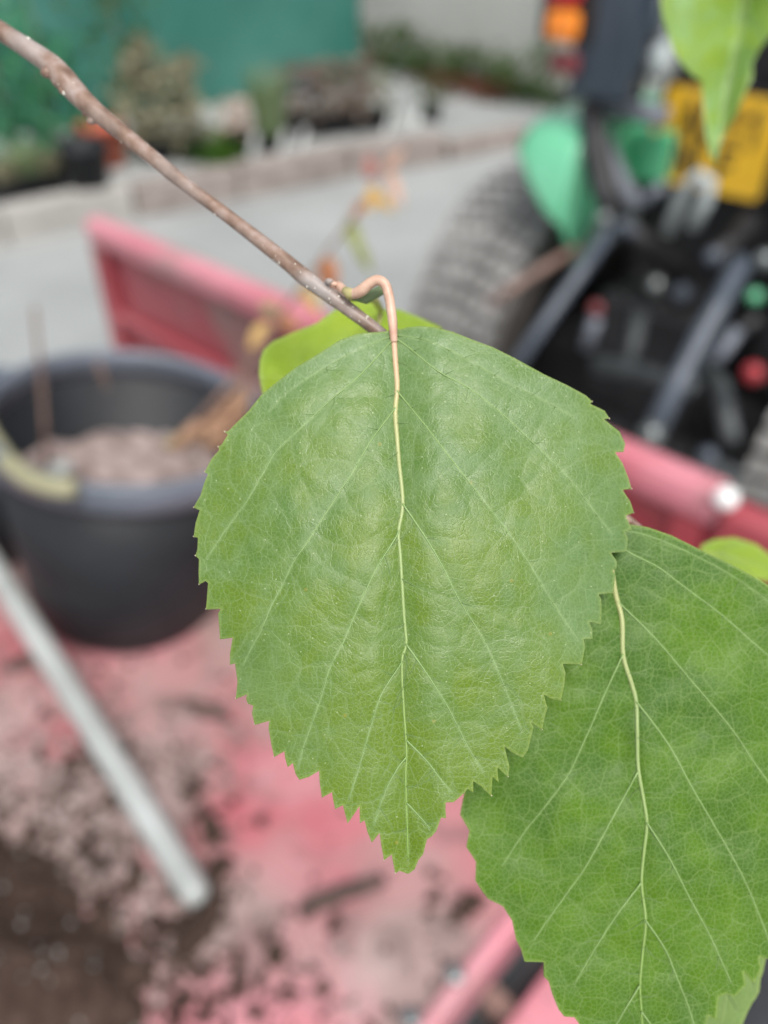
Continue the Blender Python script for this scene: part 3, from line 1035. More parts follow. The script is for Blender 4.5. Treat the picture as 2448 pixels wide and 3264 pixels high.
# dead stems standing in the bucket
for pts, rr, lb in (([(150, 1480, 0.1), (140, 1330, 0.05), (128, 1170, 0.0), (110, 980, -0.08)], 0.0032, 'thin dead stem by the handle side of the bucket'),
                    ([(400, 1335, 0.1), (350, 1260, 0.06), (310, 1150, 0.01)], 0.0032, 'slanting dead stem in the middle of the bucket'),
                    ([(432, 1335, 0.1), (445, 1240, 0.07), (470, 1150, 0.04)], 0.0048, 'stout dead stump in the middle of the bucket'),
                    ([(55, 1440, 0.1), (40, 1330, 0.06), (20, 1250, 0.03)], 0.0045, 'short dead stem at the bucket edge by the grip')):
    q = [pin(*p) for p in pts]
    meta(MB().tube(q, [rr * (1.1 - 0.12 * i) for i in range(len(q))], 7).build('dead_stem', M['stem'], org=q[0]), lb, 'stem', 'dead stems in the bucket')
q = pin(195, 1490, 0.085)
meta(MB().ball(q, 0.011, 0.15, (1.4, 0.9, 0.7), 10, 7).build('pebble', M['pole'], org=q), 'white pebble on the compost by the bucket rim', 'pebble')


# leaning shoot with autumn-coloured leaves growing out of the bucket
def small_leaf(mb, p, d, L, W, cup=0.15):
    d = d.normalized()
    view = (CAM - p).normalized()
    s_ = d.cross(view).normalized()
    nrm = s_.cross(d)
    out, mid = [], []
    ns = 8
    for i in range(ns + 1):
        e = i / ns
        w = W * math.sin(math.pi * e ** 0.8) ** 0.8 if 0 < e < 1 else 0.0005
        c = p + d * (L * e) - nrm * (cup * L * e * e)
        mb_l, mb_r = c - s_ * w + nrm * W * 0.25 * (w / W), c + s_ * w + nrm * W * 0.25 * (w / W)
        out.append((mb_l, c, mb_r))
    P = [q for o in out for q in o]
    F = []
    for i in range(ns):
        F += [(i * 3, i * 3 + 1, i * 3 + 4, i * 3 + 3), (i * 3 + 1, i * 3 + 2, i * 3 + 5, i * 3 + 4)]
    mb.add(P, F)


sp_px = [(560, 1400, 0.86), (640, 1330, 0.84), (720, 1240, 0.82), (800, 1150, 0.80), (880, 1020, 0.78), (985, 880, 0.76), (1090, 740, 0.75), (1170, 620, 0.75), (1235, 545, 0.75)]
spts = [at(*p) for p in sp_px]
shoot = thing('leafy_shoot', 'thin leaning shoot with orange, red and olive leaves growing out of the bucket', 'plant', spts[0])
MB().tube(spts, [0.0042, 0.004, 0.0036, 0.0032, 0.0026, 0.0019, 0.0015, 0.0012, 0.0008], 7).build('stem', M['stem'], shoot)
for x, y, dx, dy, L, W, mk in ((1190, 590, -10, 70, 100, 26, 'ochre'), (1200, 620, 60, 60, 85, 22, 'ochre'), (1185, 575, -10, -70, 75, 28, 'redleaf'), (1225, 550, 40, -50, 90, 22, 'pinkleaf'),
                               (1240, 545, 40, 110, 130, 24, 'pinkleaf'), (1120, 700, 20, 80, 150, 24, 'olive'), (1120, 690, -10, 60, 100, 20, 'olive'), (1160, 640, -40, 60, 80, 20, 'orangeleaf'),
                               (1130, 760, 40, 80, 130, 24, 'olive'), (1030, 820, 30, 60, 110, 36, 'orangeleaf'), (1020, 840, 40, 90, 130, 30, 'orangeleaf'), (960, 910, 40, 60, 120, 26, 'ochre'),
                               (890, 990, -40, -10, 70, 20, 'olive'), (880, 1010, 60, 30, 100, 30, 'orangeleaf'), (860, 1030, -50, 60, 110, 34, 'ochre'),
                               (790, 1215, -60, 80, 110, 18, 'litter'),
                               (760, 1250, -60, 80, 150, 22, 'litter'), (720, 1290, -30, 60, 150, 28, 'litter'), (690, 1320, -60, 40, 160, 26, 'litter'), (800, 1250, -60, 70, 130, 20, 'litter'),
                               (650, 1370, -60, 30, 130, 32, 'litter'), (620, 1390, -60, 20, 100, 28, 'olive'), (740, 1330, -60, 60, 130, 36, 'litter'), (780, 1290, -50, 60, 130, 36, 'litter'),
                               (600, 1410, -60, 10, 90, 30, 'bark'), (640, 1400, 40, 20, 90, 28, 'litter'), (690, 1370, 30, 50, 100, 34, 'litter')):
    D = 0.75 + 0.11 * max(0, min(1, (y - 600) / 800))
    p = at(x, y, D)
    d = at(x + dx, y + dy, D - 0.01) - p
    lb = MB()
    small_leaf(lb, p, d, L / FPX * D, 0.82 * W / FPX * D)
    lo = lb.build('leaf', M[mk], shoot)
    ms = lo.modifiers.new('thick', 'SOLIDIFY')
    ms.thickness = 0.0006

# ------------------------------------------------------------------ tractor
TC, AX, AZ, TRAD = -0.68, 1.76, 0.43, 0.43
tractor = thing('tractor', 'compact green tractor with yellow number plate seen from behind', 'tractor', TW(TC, AX, 0))


def wheel(t0, t1, label):
    mid, hw = (t0 + t1) / 2, (t1 - t0) / 2
    o = TW(mid, AX, AZ)
    rim_r = 0.21
    R_ = TRAD - 0.018
    prof = [(rim_r, -hw * 0.72), (rim_r + 0.05, -hw * 0.92), (R_ - 0.07, -hw), (R_ - 0.025, -hw * 0.93), (R_ - 0.004, -hw * 0.8), (R_, 0),
            (R_ - 0.004, hw * 0.8), (R_ - 0.025, hw * 0.93), (R_ - 0.07, hw), (rim_r + 0.05, hw * 0.92), (rim_r, hw * 0.72)]
    s = MB()
    s.lathe(o, T, prof, 72)
    s.m = [1 if (min(f) // 72) in (0, 1, 2, 7, 8, 9) else 2 for f in s.f]
    cols, rows = 7, 56
    for r in range(rows):
        for c in range(cols):
            ph_ = 2 * math.pi * (r + 0.12 * abs(c - 3)) / rows
            tt = (c - (cols - 1) / 2) / (cols / 2) * hw * 0.90
            drop = 0.014 * (abs(tt) / hw) ** 2
            rad_ = Vector((0, 0, 1)) * math.sin(ph_) + N * math.cos(ph_)
            tan = Vector((0, 0, 1)) * math.cos(ph_) - N * math.sin(ph_)
            s.box(o + T * tt + rad_ * (R_ + 0.008 - drop), T * (hw * 0.90 / cols * 0.86), tan * (math.pi * R_ / rows * 0.66), rad_ * 0.012, 0)
    w = s.build('wheel', [M['tyre'], M['sidewall'], M['groove']], tractor, smooth=False)
    w['label'] = label
    for sd_ in (-1, 1):
        MB().lathe(o, T * sd_, [(0.001, hw * 0.45), (0.07, hw * 0.45), (0.09, hw * 0.35), (rim_r - 0.03, hw * 0.5), (rim_r - 0.01, hw * 0.74), (rim_r + 0.004, hw * 0.74), (rim_r + 0.004, hw * 0.66)], 40).build(
            'wheel_rim', M['green'] if sd_ < 0 else M['black'], w)
    MB().lathe(o, T, [(0.05, -hw * 0.62), (0.05, hw * 0.62)], 20).build('hub', M['black'], w)
    return w


wheel(-1.245, -0.965, 'dusty rear wheel under the mint green mudguard')
wheel(-0.375, -0.105, 'dusty rear wheel partly outside the picture')


def fender(t_in, t_out):
    prof = [(2.12, 0.70), (2.10, 0.86), (2.03, 0.96), (1.92, 1.03), (1.66, 1.035), (1.54, 1.025), (1.49, 0.99), (1.468, 0.94), (1.455, 0.885), (1.45, 0.85)]
    # smooth the profile
    q = []
    for i in range(len(prof) - 1):
        p0, p1, p2, p3 = [Vector(prof[max(0, min(len(prof) - 1, k))]) for k in (i - 1, i, i + 1, i + 2)]
        for k in range(5):
            e = k / 5
            q.append(0.5 * (2 * p1 + (p2 - p0) * e + (2 * p0 - 5 * p1 + 4 * p2 - p3) * e * e + (3 * p1 - p0 - 3 * p2 + p3) * e ** 3))
    q.append(Vector(prof[-1]))
    s = MB()
    cols = [0.0, 0.08, 0.3, 0.6, 0.88, 1.0]
    P, F = [], []
    full = q
    for pi_, p_full in enumerate(full):
        for c in cols:
            cut = 1.0 - 0.30 * c ** 1.2
            kk = pi_ * cut
            p = full[int(kk)].lerp(full[min(int(kk) + 1, len(full) - 1)], kk - int(kk))
            dz = -0.016 if c == 1.0 else (-0.004 if c == 0.88 else (-0.006 if c == 0 else 0))
            cen = Vector((AX, AZ))
            d = (cen - p).normalized()
            pp = p - d * dz
            pp = p + d * (-dz)
            P.append(TW(t_in + (t_out - t_in) * c, pp.x, pp.y))
    n = len(cols)
    for i in range(len(q) - 1):
        for k in range(n - 1):
            F.append((i * n + k, i * n + k + 1, (i + 1) * n + k + 1, (i + 1) * n + k))
    s.add(P, F)
    o = s.build('mudguard', M['green'], tractor)
    so_ = o.modifiers.new('thick', 'SOLIDIFY')
    so_.thickness = 0.006
    # inner side plate down to the tyre's arc
    s = MB()
    P, F = [], []
    for p in q:
        cen = Vector((AX, AZ))
        d = p - cen
        inner = cen + d.normalized() * min(0.34, d.length - 0.02)
        d2 = d * ((d.length - 0.013) / d.length)
        P += [TW(t_in, cen.x + d2.x, cen.y + d2.y), TW(t_in, inner.x, inner.y)]
    for i in range(len(q) - 1):
        F.append((i * 2, i * 2 + 1, i * 2 + 3, i * 2 + 2))
    s.add(P, F)
    sp_ = s.build('mudguard_side', M['green'], o)
    so_ = sp_.modifiers.new('thick', 'SOLIDIFY')
    so_.thickness = 0.005


fender(-0.885, -1.035)
fender(-0.30, -0.06)

# roll bar pillar with lamp cluster
mb = MB()
mb.tbox(-0.945, -0.815, 1.50, 1.56, 1.07, 2.3)
pil = mb.build('roll_bar', M['slate'], tractor, smooth=False, bevel=0.015)

def lens(px0, py0, px1, py1, n, m, name, th=0.03):
    a, b = onn(px0, py0, n), onn(px1, py1, n)
    t0, t1 = sorted((T.dot(a), T.dot(b)))
    z0, z1 = sorted((a.z, b.z))
    s = MB()
    s.tbox(t0, t1, n, n + th, z0, z1)
    return s.build(name, M[m], tractor, smooth=False, bevel=min(0.012, (t1 - t0) * 0.3))


lens(1738, 28, 1822, 142, 1.465, 'amber', 'amber_lamp')
lens(1745, -90, 1830, 24, 1.465, 'redlens', 'red_lamp')
lens(1752, 160, 1832, 246, 1.485, 'reflector', 'reflector', 0.014)
lens(1735, -100, 1885, 150, 1.496, 'black', 'lamp_bracket', 0.012)
# black rear casing, seat and tool box
for t0, t1, n0, n1, z0, z1, nme, m in ((-0.86, -0.50, 1.72, 2.3, 0.30, 1.02, 'rear_casing', 'black'), (-0.86, -0.50, 1.76, 2.1, 1.022, 1.75, 'seat_back', 'black'),
                                       (-1.02, -0.34, 1.62, 1.9, 0.36, 0.52, 'axle_housing', 'black'),
                                       (-0.80, -0.56, 1.50, 1.719, 0.28, 0.72, 'gearbox_cover', 'black')):
    mb = MB()
    mb.tbox(t0, t1, n0, n1, z0, z1)
    mb.build(nme, M[m], tractor, smooth=False, bevel=0.02)
mb = MB()
mb.tbox(-0.50, -0.36, 1.62, 1.75, 0.56, 1.5)
mb.build('control_console', M['black'], tractor, smooth=False, bevel=0.02)


def rod(pts, r, m, name, sides=12):
    q = [onn(x, y, n) for x, y, n in pts]
    return MB().tube(q, r, sides).build(name, M[m], tractor)


def bead(x, y, n, r, m, name, sq=(1, 1, 1)):
    return MB().ball(onn(x, y, n), r, 0.03, sq, 14, 9).build(name, M[m], tractor)


# number plate
PN = 1.68
pc = [onn(x, y, PN) for x, y in ((2131, 267), (2078, 568), (2415, 647))]
pt0, pz1, pz0 = T.dot(pc[0]), pc[0].z, (pc[1].z + pc[2].z) / 2
pt1 = T.dot(pc[2])
plate_w, plate_h = pt1 - pt0, pz1 - pz0
mb = MB()
rr = 0.014
ring = []
for cx, cz, a0_ in ((pt1 - rr, pz1 - rr, 0), (pt0 + rr, pz1 - rr, 90), (pt0 + rr, pz0 + rr, 180), (pt1 - rr, pz0 + rr, 270)):
    for k in range(6):
        a = R(a0_ + 18 * k)
        ring.append((cx + rr * math.cos(a), cz + rr * math.sin(a)))
nn = len(ring)
mb.add([TW(t, PN, z) for t, z in ring] + [TW(t, PN + 0.004, z) for t, z in ring],
       [tuple(range(nn)), tuple(range(2 * nn - 1, nn - 1, -1))] + [(i, i + nn, (i + 1) % nn + nn, (i + 1) % nn) for i in range(nn)])
plate = mb.build('number_plate', M['plate'], tractor, smooth=False)
GL = {'A': [((0, 0), (.5, 1)), ((.5, 1), (1, 0)), ((.2, .36), (.8, .36))], 'U': [((0, 1), (0, .2)), ((0, .2), (.25, 0)), ((.25, 0), (.75, 0)), ((.75, 0), (1, .2)), ((1, .2), (1, 1))],
      '1': [((.5, 0), (.5, 1)), ((.5, 1), (.15, .75))], 'N': [((0, 0), (0, 1)), ((0, 1), (1, 0)), ((1, 0), (1, 1))], 'L': [((0, 1), (0, 0)), ((0, 0), (.9, 0))],
      'F': [((0, 0), (0, 1)), ((0, 1), (.9, 1)), ((0, .53), (.75, .53))]}
for row, (txt, us, vb) in enumerate((("AU11", (0.19, 0.37, 0.60, 0.76), 0.53), ("NLF", (0.21, 0.41, 0.60), 0.12))):
    for ch, u in zip(txt, us):
        s = MB()
        cw, chh, st = plate_w * 0.125, plate_h * 0.34, plate_w * 0.040
        for k, (a, b) in enumerate(GL[ch]):
            A = TW(pt0 + plate_w * u + a[0] * cw, PN - 0.0015 - 0.0003 * k, pz0 + plate_h * vb + a[1] * chh)
            B = TW(pt0 + plate_w * u + b[0] * cw, PN - 0.0015 - 0.0003 * k, pz0 + plate_h * vb + b[1] * chh)
            d = (B - A)
            L = d.length
            d.normalize()
            s.box((A + B) / 2, d * (L / 2 + st * 0.5), d.cross(N) * (st * 0.5), N * 0.0012)
        s.build('character', M['letters'], plate, smooth=False)
mb = MB()
mb.tbox(pt0 - 0.012, pt1 + 0.012, PN + 0.006, PN + 0.03, pz0 - 0.01, pz1 + 0.01)
mb.build('plate_holder', M['black'], tractor, smooth=False, bevel=0.004)
bead(2090, 418, PN - 0.012, 0.010, 'ochre', 'plate_lamp')
# grey bracket round the green tank panel
rod([(1905, 340, 1.60), (1935, 470, 1.60), (1985, 590, 1.60), (2030, 660, 1.60)], 0.018, 'greymetal', 'bracket_arm')
rod([(1905, 345, 1.60), (1990, 345, 1.61), (2125, 375, 1.62)], 0.020, 'greymetal', 'bracket_arm')
rod([(2030, 655, 1.60), (2120, 590, 1.61)], 0.012, 'greymetal', 'bracket_arm')
mb = MB()
a_, b_ = onn(1990, 395, 1.66), onn(2110, 600, 1.66)
mb.tbox(T.dot(a_), T.dot(b_), 1.66, 1.70, b_.z, a_.z)
mb.build('tank_panel', M['green'], tractor, smooth=False, bevel=0.012)
rod([(1885, 330, 1.53), (1900, 480, 1.50), (1925, 600, 1.48), (1960, 700, 1.47)], 0.026, 'black', 'hose')
# upper struts and bright fittings behind the pillar
rod([(2120, -60, 1.62), (2060, 130, 1.62), (2010, 330, 1.63)], 0.020, 'slate', 'strut')
rod([(1990, -60, 1.66), (1985, 200, 1.66), (1960, 340, 1.66)], 0.022, 'slate', 'strut')
bead(2030, 182, 1.56, 0.020, 'chrome', 'fitting', (1, 1, 1.2))
bead(2105, 195, 1.56, 0.024, 'hook', 'fitting', (1, 1, 1.4))
bead(2120, 130, 1.58, 0.02, 'chrome', 'fitting', (1, 1, 1.6))
bead(1945, 75, 1.60, 0.016, 'linkage', 'fitting')
bead(1950, 10, 1.60, 0.016, 'linkage', 'fitting')
bead(2040, 130, 1.57, 0.014, 'rust', 'fitting')
# top-link hook in front of the plate
rod([(2130, 740, 1.50), (2165, 650, 1.49), (2195, 590, 1.48), (2230, 560, 1.48), (2262, 580, 1.48), (2250, 640, 1.48), (2205, 725, 1.48)], 0.0125, 'hook', 'top_link_hook')
# lift rods with their knuckles
rod([(1945, 735, 1.44), (1850, 870, 1.36), (1750, 1010, 1.28), (1640, 1170, 1.19)], 0.0135, 'linkage', 'lift_rod')
rod([(2370, 830, 1.42), (2270, 1010, 1.34), (2170, 1200, 1.26), (2070, 1400, 1.17)], 0.019, 'linkage', 'lift_rod')
for x, y, n, r, m in ((1925, 700, 1.44, 0.021, 'chrome'), (1985, 722, 1.46, 0.02, 'linkage'), (2275, 820, 1.46, 0.021, 'linkage'), (2365, 845, 1.44, 0.022, 'chrome'),
                      (2440, 830, 1.44, 0.022, 'chrome'), (2090, 910, 1.50, 0.022, 'chrome'), (2175, 935, 1.50, 0.024, 'linkage'), (2075, 1385, 1.15, 0.026, 'chrome'),
                      (2255, 1455, 1.18, 0.02, 'linkage'), (2010, 735, 1.46, 0.016, 'linkage')):
    bead(x, y, n, r * 0.8, m, 'knuckle')
rod([(1985, 720, 1.47), (2090, 800, 1.55), (2180, 880, 1.62)], 0.02, 'black', 'lift_arm')
rod([(2275, 820, 1.47), (2330, 780, 1.55), (2400, 700, 1.6)], 0.02, 'black', 'lift_arm')
rod([(1900, 1015, 1.40), (1885, 1060, 1.40), (1870, 1110, 1.40)], 0.013, 'greymetal', 'stabiliser')
bead(1900, 985, 1.41, 0.015, 'reflector', 'hose_cap')
bead(2400, 1190, 1.30, 0.018, 'redcap', 'hose_cap')
bead(2405, 945, 1.45, 0.014, 'green', 'drain_cover')
rod([(2350, 1050, 1.36), (2310, 1110, 1.34), (2275, 1150, 1.32)], 0.012, 'greymetal', 'stabiliser')
rod([(1900, 1160, 1.34), (2060, 1190, 1.34), (2220, 1240, 1.32)], 0.018, 'darksteel', 'draw_bar')
rod([(2040, 1000, 1.48), (2020, 1100, 1.44), (1990, 1190, 1.40)], 0.016, 'darksteel', 'lower_link')
rod([(2200, 1120, 1.44), (2300, 1230, 1.36), (2330, 1400, 1.26)], 0.016, 'darksteel', 'lower_link')
rod([(1840, 790, 1.47), (1700, 875, 1.36), (1560, 970, 1.28)], 0.010, 'rust', 'stay_rod')
rod([(2420, 1010, 1.44), (2310, 1090, 1.42)], 0.012, 'black', 'hose')
mb = MB()
mb.tbox(-0.84, -0.50, 1.44, 1.50, 0.30, 0.46)
mb.build('hitch_frame', M['black'], tractor, smooth=False, bevel=0.01)

# ------------------------------------------------------------------ the birch twig in front
PXM = 1 / FPX


def mnoise2(x, y, s, k=0.0):
    return mnoise.noise(Vector((x * s, y * s, k)))


def densify(poly, step):
    out = []
    n = len(poly)
    for i in range(n):
        a, b = np.array(poly[i], float), np.array(poly[(i + 1) % n], float)
        m = max(1, int(np.linalg.norm(b - a) / step))
        for k in range(m):
            out.append(a + (b - a) * k / m)
    return np.array(out)


def inside(poly, P):
    x, y = P[:, 0], P[:, 1]
    c = np.zeros(len(P), bool)
    n = len(poly)
    j = n - 1
    for i in range(n):
        xi, yi = poly[i]
        xj, yj = poly[j]
        if yi != yj:
            m = ((yi > y) != (yj > y)) & (x < (xj - xi) * (y - yi) / (yj - yi) + xi)
            c ^= m
        j = i
    return c


def seg_dist(P, segs, chunk=4000):
    A, B = segs[:, 0], segs[:, 1]
    AB = B - A
    L2 = (AB ** 2).sum(1) + 1e-9
    out = np.full(len(P), 1e9)
    for i in range(0, len(P), chunk):
        p = P[i:i + chunk, None, :]
        t = np.clip(((p - A) * AB).sum(2) / L2, 0, 1)
        d = p - (A + t[..., None] * AB)
        out[i:i + chunk] = np.sqrt((d ** 2).sum(2)).min(1)
    return out


def spline(pts, per=6):
    pts = [np.array(p, float) for p in pts]
    q = []
    for i in range(len(pts) - 1):
        p0, p1, p2, p3 = pts[max(i - 1, 0)], pts[i], pts[i + 1], pts[min(i + 2, len(pts) - 1)]
        for k in range(per):
            e = k / per
            q.append(0.5 * (2 * p1 + (p2 - p0) * e + (2 * p0 - 5 * p1 + 4 * p2 - p3) * e * e + (3 * p1 - p0 - 3 * p2 + p3) * e ** 3))
    q.append(pts[-1])
    return np.array(q)


def to_segs(lines):
    return np.concatenate([np.stack([l[:-1], l[1:]], 1) for l in lines])


def make_leaf(root, outline, midrib, sides, depth, mat, step=7.0, rib_r=(6, 2.5), vein_r=(3.2, 1.2), quilt=0.00021, qw=34.0, rim=7.0, label=None,
              fine=True, yellow=None, sheen_tint=None, rib_mat='midrib', vein_mat='vein', vein_proud=0.00002, fine_r=1.1, rib_from=0.0, weak_from=99):
    poly = densify(outline, step * 1.1)
    lo, hi = poly.min(0), poly.max(0)
    gx, gy = np.meshgrid(np.arange(lo[0], hi[0], step), np.arange(lo[1], hi[1], step * 0.87))
    gx = gx + (np.arange(gx.shape[0]) % 2)[:, None] * step * 0.5
    G = np.stack([gx.ravel(), gy.ravel()], 1)
    G = G[inside(poly, G)]
    bs = np.stack([poly, np.roll(poly, -1, 0)], 1)
    bd = seg_dist(G, bs)
    G = G[bd > step * 0.55]
    pts = np.concatenate([poly, G])
    nb = len(poly)
    res = delaunay_2d_cdt([Vector(p) for p in pts], [(i, (i + 1) % nb) for i in range(nb)], [list(range(nb))], 1, 1e-4)
    V = np.array([tuple(v) for v in res[0]])
    F = [tuple(f) for f in res[2]]
    rib = spline(midrib, 5)
    lines = [spline(s, 5) for s in sides]
    # finer cross veins, grown between the side veins
    fines = []
    if fine:
        major = [rib] + lines
        for li, ln in enumerate(major):
            others = to_segs([m for k, m in enumerate(major) if k != li] + [f for f in fines])
            acc = 0
            nxt = random.uniform(40, 80)
            side = random.choice((-1, 1))
            for i in range(2, len(ln) - 2):
                acc += np.linalg.norm(ln[i] - ln[i - 1])
                if acc < nxt:
                    continue
                acc, nxt = 0, random.uniform(38, 95)
                if li == 0:
                    nxt *= 1.7
                side = -side
                tg = ln[i + 1] - ln[i - 1]
                ang = math.atan2(tg[1], tg[0]) + side * R(random.uniform(48, 82))
                p = ln[i].copy()
                path = [p.copy()]
                curl = random.uniform(-0.07, 0.07)
                for k in range(40):
                    ang += curl + random.gauss(0, 0.17)
                    p = p + np.array((math.cos(ang), math.sin(ang))) * 11
                    if not inside(poly, p[None])[0]:
                        break
                    path.append(p.copy())
                    if k > 2 and seg_dist(p[None], others)[0] < 9:
                        break
                    if k > 16 and random.random() < 0.1:
                        break
                if len(path) > 3:
                    fines.append(np.array(path))
    allseg = to_segs([rib] + lines)
    dv = seg_dist(V, allseg)
    q = 1 - np.exp(-dv / qw)
    if fines:
        df = seg_dist(V, to_segs(fines))
        q = 0.66 * q + 0.34 * (1 - np.exp(-df / (qw * 0.45)))
    else:
        df = np.full(len(V), 1e9)
    de = seg_dist(V, bs)
    drib = seg_dist(V, to_segs([rib]))
    crease = 0.00028 * np.exp(-drib / 26)
    W3 = []
    for i, (x, y) in enumerate(V):
        d = depth(x, y) - quilt * q[i] + crease[i] - 0.00008 * mnoise2(x, y, 0.02, 3.3)
        W3.append(at(x, y, d))
    nV = len(V)
    # back face a fraction of a millimetre behind, stitched along the margin
    back = [at(x, y, (p - CAM).dot(ray(x, y)) / ray(x, y).length_squared + 0.00016) for (x, y), p in zip(V, W3)]
    s = MB()
    s.add(W3 + back, [f[::-1] for f in F] + [tuple(i + nV for i in f) for f in F])
    edges = {}
    for f in F:
        for a, b in zip(f, f[1:] + f[:1]):
            edges[(a, b)] = 1
    bnd = [(a, b) for (a, b) in edges if (b, a) not in edges]
    s.add([], [])
    for a, b in bnd:
        s.f.append((b, a, a + nV, b + nV)[::-1])
        s.m.append(0)
    ob = s.build('leaf', mat, root)
    if label:
        ob['label'] = label
    me = ob.data
    col = np.zeros((2 * nV, 4))
    vein_f = np.clip(1.1 - dv / 5.5, 0, 1) * 0.62
    vein_f = np.maximum(vein_f, np.clip(1.1 - df / 5.0, 0, 1) * 0.26)
    rim_f = np.clip(1.15 - de / rim, 0, 1) * 0.42
    yl = np.array([yellow(x, y) for x, y in V]) if yellow else np.zeros(nV)
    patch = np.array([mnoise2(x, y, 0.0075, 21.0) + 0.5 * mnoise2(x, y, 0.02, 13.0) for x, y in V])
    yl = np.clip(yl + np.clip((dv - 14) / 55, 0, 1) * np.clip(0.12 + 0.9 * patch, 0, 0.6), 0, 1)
    sht_ = np.array([sheen_tint(x, y) for x, y in V]) if sheen_tint else np.zeros(nV)
    tone = np.clip(sht_ * (0.8 + 0.5 * patch) + np.exp(-dv / 30) * 0.22 + np.clip(-patch, 0, 1) * 0.45, 0, 0.95) * (1 - 0.85 * yl)
    for k, arr in enumerate((vein_f, yl, rim_f)):
        col[:nV, k] = arr
        col[nV:, k] = arr
    col[:, 3] = 1
    ca = me.color_attributes.new('leaf', 'FLOAT_COLOR', 'POINT')
    ca.data.foreach_set('color', col.ravel().astype(np.float32))
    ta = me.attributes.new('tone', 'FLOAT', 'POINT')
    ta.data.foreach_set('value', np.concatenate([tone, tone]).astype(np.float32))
    uvl = me.uv_layers.new(name='UVMap')
    vi = np.zeros(len(me.loops), np.int32)
    me.loops.foreach_get('vertex_index', vi)
    uvv = np.concatenate([V, V])[vi] / 1000.0
    uvl.data.foreach_set('uv', uvv.ravel().astype(np.float32))
    # midrib and side veins lie on the blade
    dm = 1.0
    def lay(line, r0, r1, name, m, sub=None, proud=vein_proud):
        P = [at(x, y, depth(x, y) - proud) for x, y in line]
        n = len(P)
        rad = [(r0 + (r1 - r0) * (i / max(1, n - 1)) ** 0.62) * PXM * 0.09 for i in range(n)]
        return (P, rad)
    P, rad = lay(rib, rib_r[0], rib_r[1], '', None, proud=vein_proud - 0.00020)
    mr_ = MB().tube(P, rad, 8).build('midrib', M[rib_mat], ob)
    along = mr_.data.attributes.new('along', 'FLOAT', 'POINT')
    along.data.foreach_set('value', np.repeat(rib_from + (1 - rib_from) * np.linspace(0, 1, len(P)), 8).astype(np.float32))
    for li_, ln in enumerate(lines):
        wk = 0.55 if li_ >= weak_from else 1.0
        P, rad = lay(ln, vein_r[0] * wk, vein_r[1] * wk, '', None, proud=vein_proud + 0.00003)
        MB().tube(P, rad, 6).build('side_vein', M[vein_mat], ob)
    if fines:
        fb = MB()
        for ln in fines:
            P = [at(x, y, depth(x, y) + 0.00000 - quilt * 0.30) for x, y in ln]
            n = len(P)
            fb.tube(P, [fine_r * (1 - 0.6 * i / n) * PXM * 0.09 for i in range(n)], 5)
        fo = fb.build('fine_veins', M[vein_mat if vein_mat == 'vein2' else 'vein2'], ob)
        fo['kind'] = 'stuff'
    return ob


twig = thing('birch_twig', 'brown birch twig carrying toothed green leaves close to the viewer', 'twig', at(1000, 870, 0.1))

# outline of the front leaf, traced tooth by tooth
OUT1 = [(1245, 1050), (1232, 1056), (1179, 1060), (1140, 1063), (1082, 1084), (1010, 1130), (938, 1174), (870, 1227), (831, 1260), (793, 1309), (754, 1347), (728, 1374), (717, 1376), (726, 1386), (706, 1417),
        (696, 1424), (699, 1434), (672, 1465), (657, 1495), (652, 1505), (663, 1512), (652, 1535), (639, 1579), (617, 1617), (636, 1627), (624, 1665), (617, 1711), (631, 1714), (629, 1752), (623, 1771), (634, 1782),
        (633, 1820), (634, 1864), (655, 1852), (663, 1859), (659, 1912), (656, 1943), (704, 1941), (695, 1955), (699, 1999), (701, 2038), (742, 2033), (733, 2081), (732, 2119), (749, 2115), (757, 2172), (751, 2228),
        (788, 2214), (784, 2226), (790, 2243), (807, 2250), (803, 2274), (812, 2311), (858, 2298), (856, 2322), (865, 2375), (874, 2413), (906, 2395), (909, 2418), (917, 2445), (933, 2433), (942, 2467), (954, 2486),
        (986, 2476), (1017, 2457), (1019, 2495), (1026, 2543), (1058, 2525), (1061, 2545), (1068, 2579), (1093, 2567), (1108, 2625), (1146, 2570), (1147, 2624), (1162, 2615), (1171, 2651), (1185, 2686), (1210, 2655),
        (1216, 2699), (1224, 2742), (1248, 2724), (1260, 2784), (1274, 2776), (1301, 2786), (1322, 2771), (1334, 2741), (1349, 2723), (1361, 2675), (1376, 2666), (1391, 2648), (1406, 2606), (1422, 2608), (1420, 2578),
        (1421, 2558), (1446, 2557), (1482, 2526), (1491, 2514), (1509, 2527), (1508, 2490), (1533, 2506), (1566, 2539), (1570, 2475), (1590, 2495), (1585, 2446), (1620, 2478), (1624, 2444), (1608, 2379), (1634, 2400),
        (1666, 2414), (1682, 2393), (1701, 2318), (1692, 2302), (1728, 2327), (1733, 2299), (1745, 2256), (1733, 2213), (1755, 2227), (1788, 2233), (1798, 2188), (1803, 2145), (1794, 2116), (1853, 2118), (1858, 2101),
        (1865, 2063), (1861, 2037), (1889, 2036), (1888, 2005), (1878, 1982), (1915, 1990), (1918, 1951), (1916, 1909), (1908, 1895), (1956, 1890), (1961, 1830), (1953, 1819), (1966, 1812), (1966, 1788), (1947, 1762),
        (1996, 1759), (2002, 1716), (1992, 1693), (2015, 1689), (1995, 1644), (2021, 1634), (2009, 1598), (1985, 1562), (2013, 1558), (2004, 1526), (1985, 1477), (1961, 1442), (1988, 1440), (1993, 1415), (1975, 1376),
        (1925, 1336), (1943, 1334), (1927, 1309), (1881, 1287), (1888, 1279), (1867, 1260), (1806, 1227), (1734, 1193), (1638, 1140), (1570, 1106), (1517, 1087), (1445, 1058), (1387, 1043), (1339, 1039), (1300, 1043),
        (1275, 1049), (1262, 1044)]
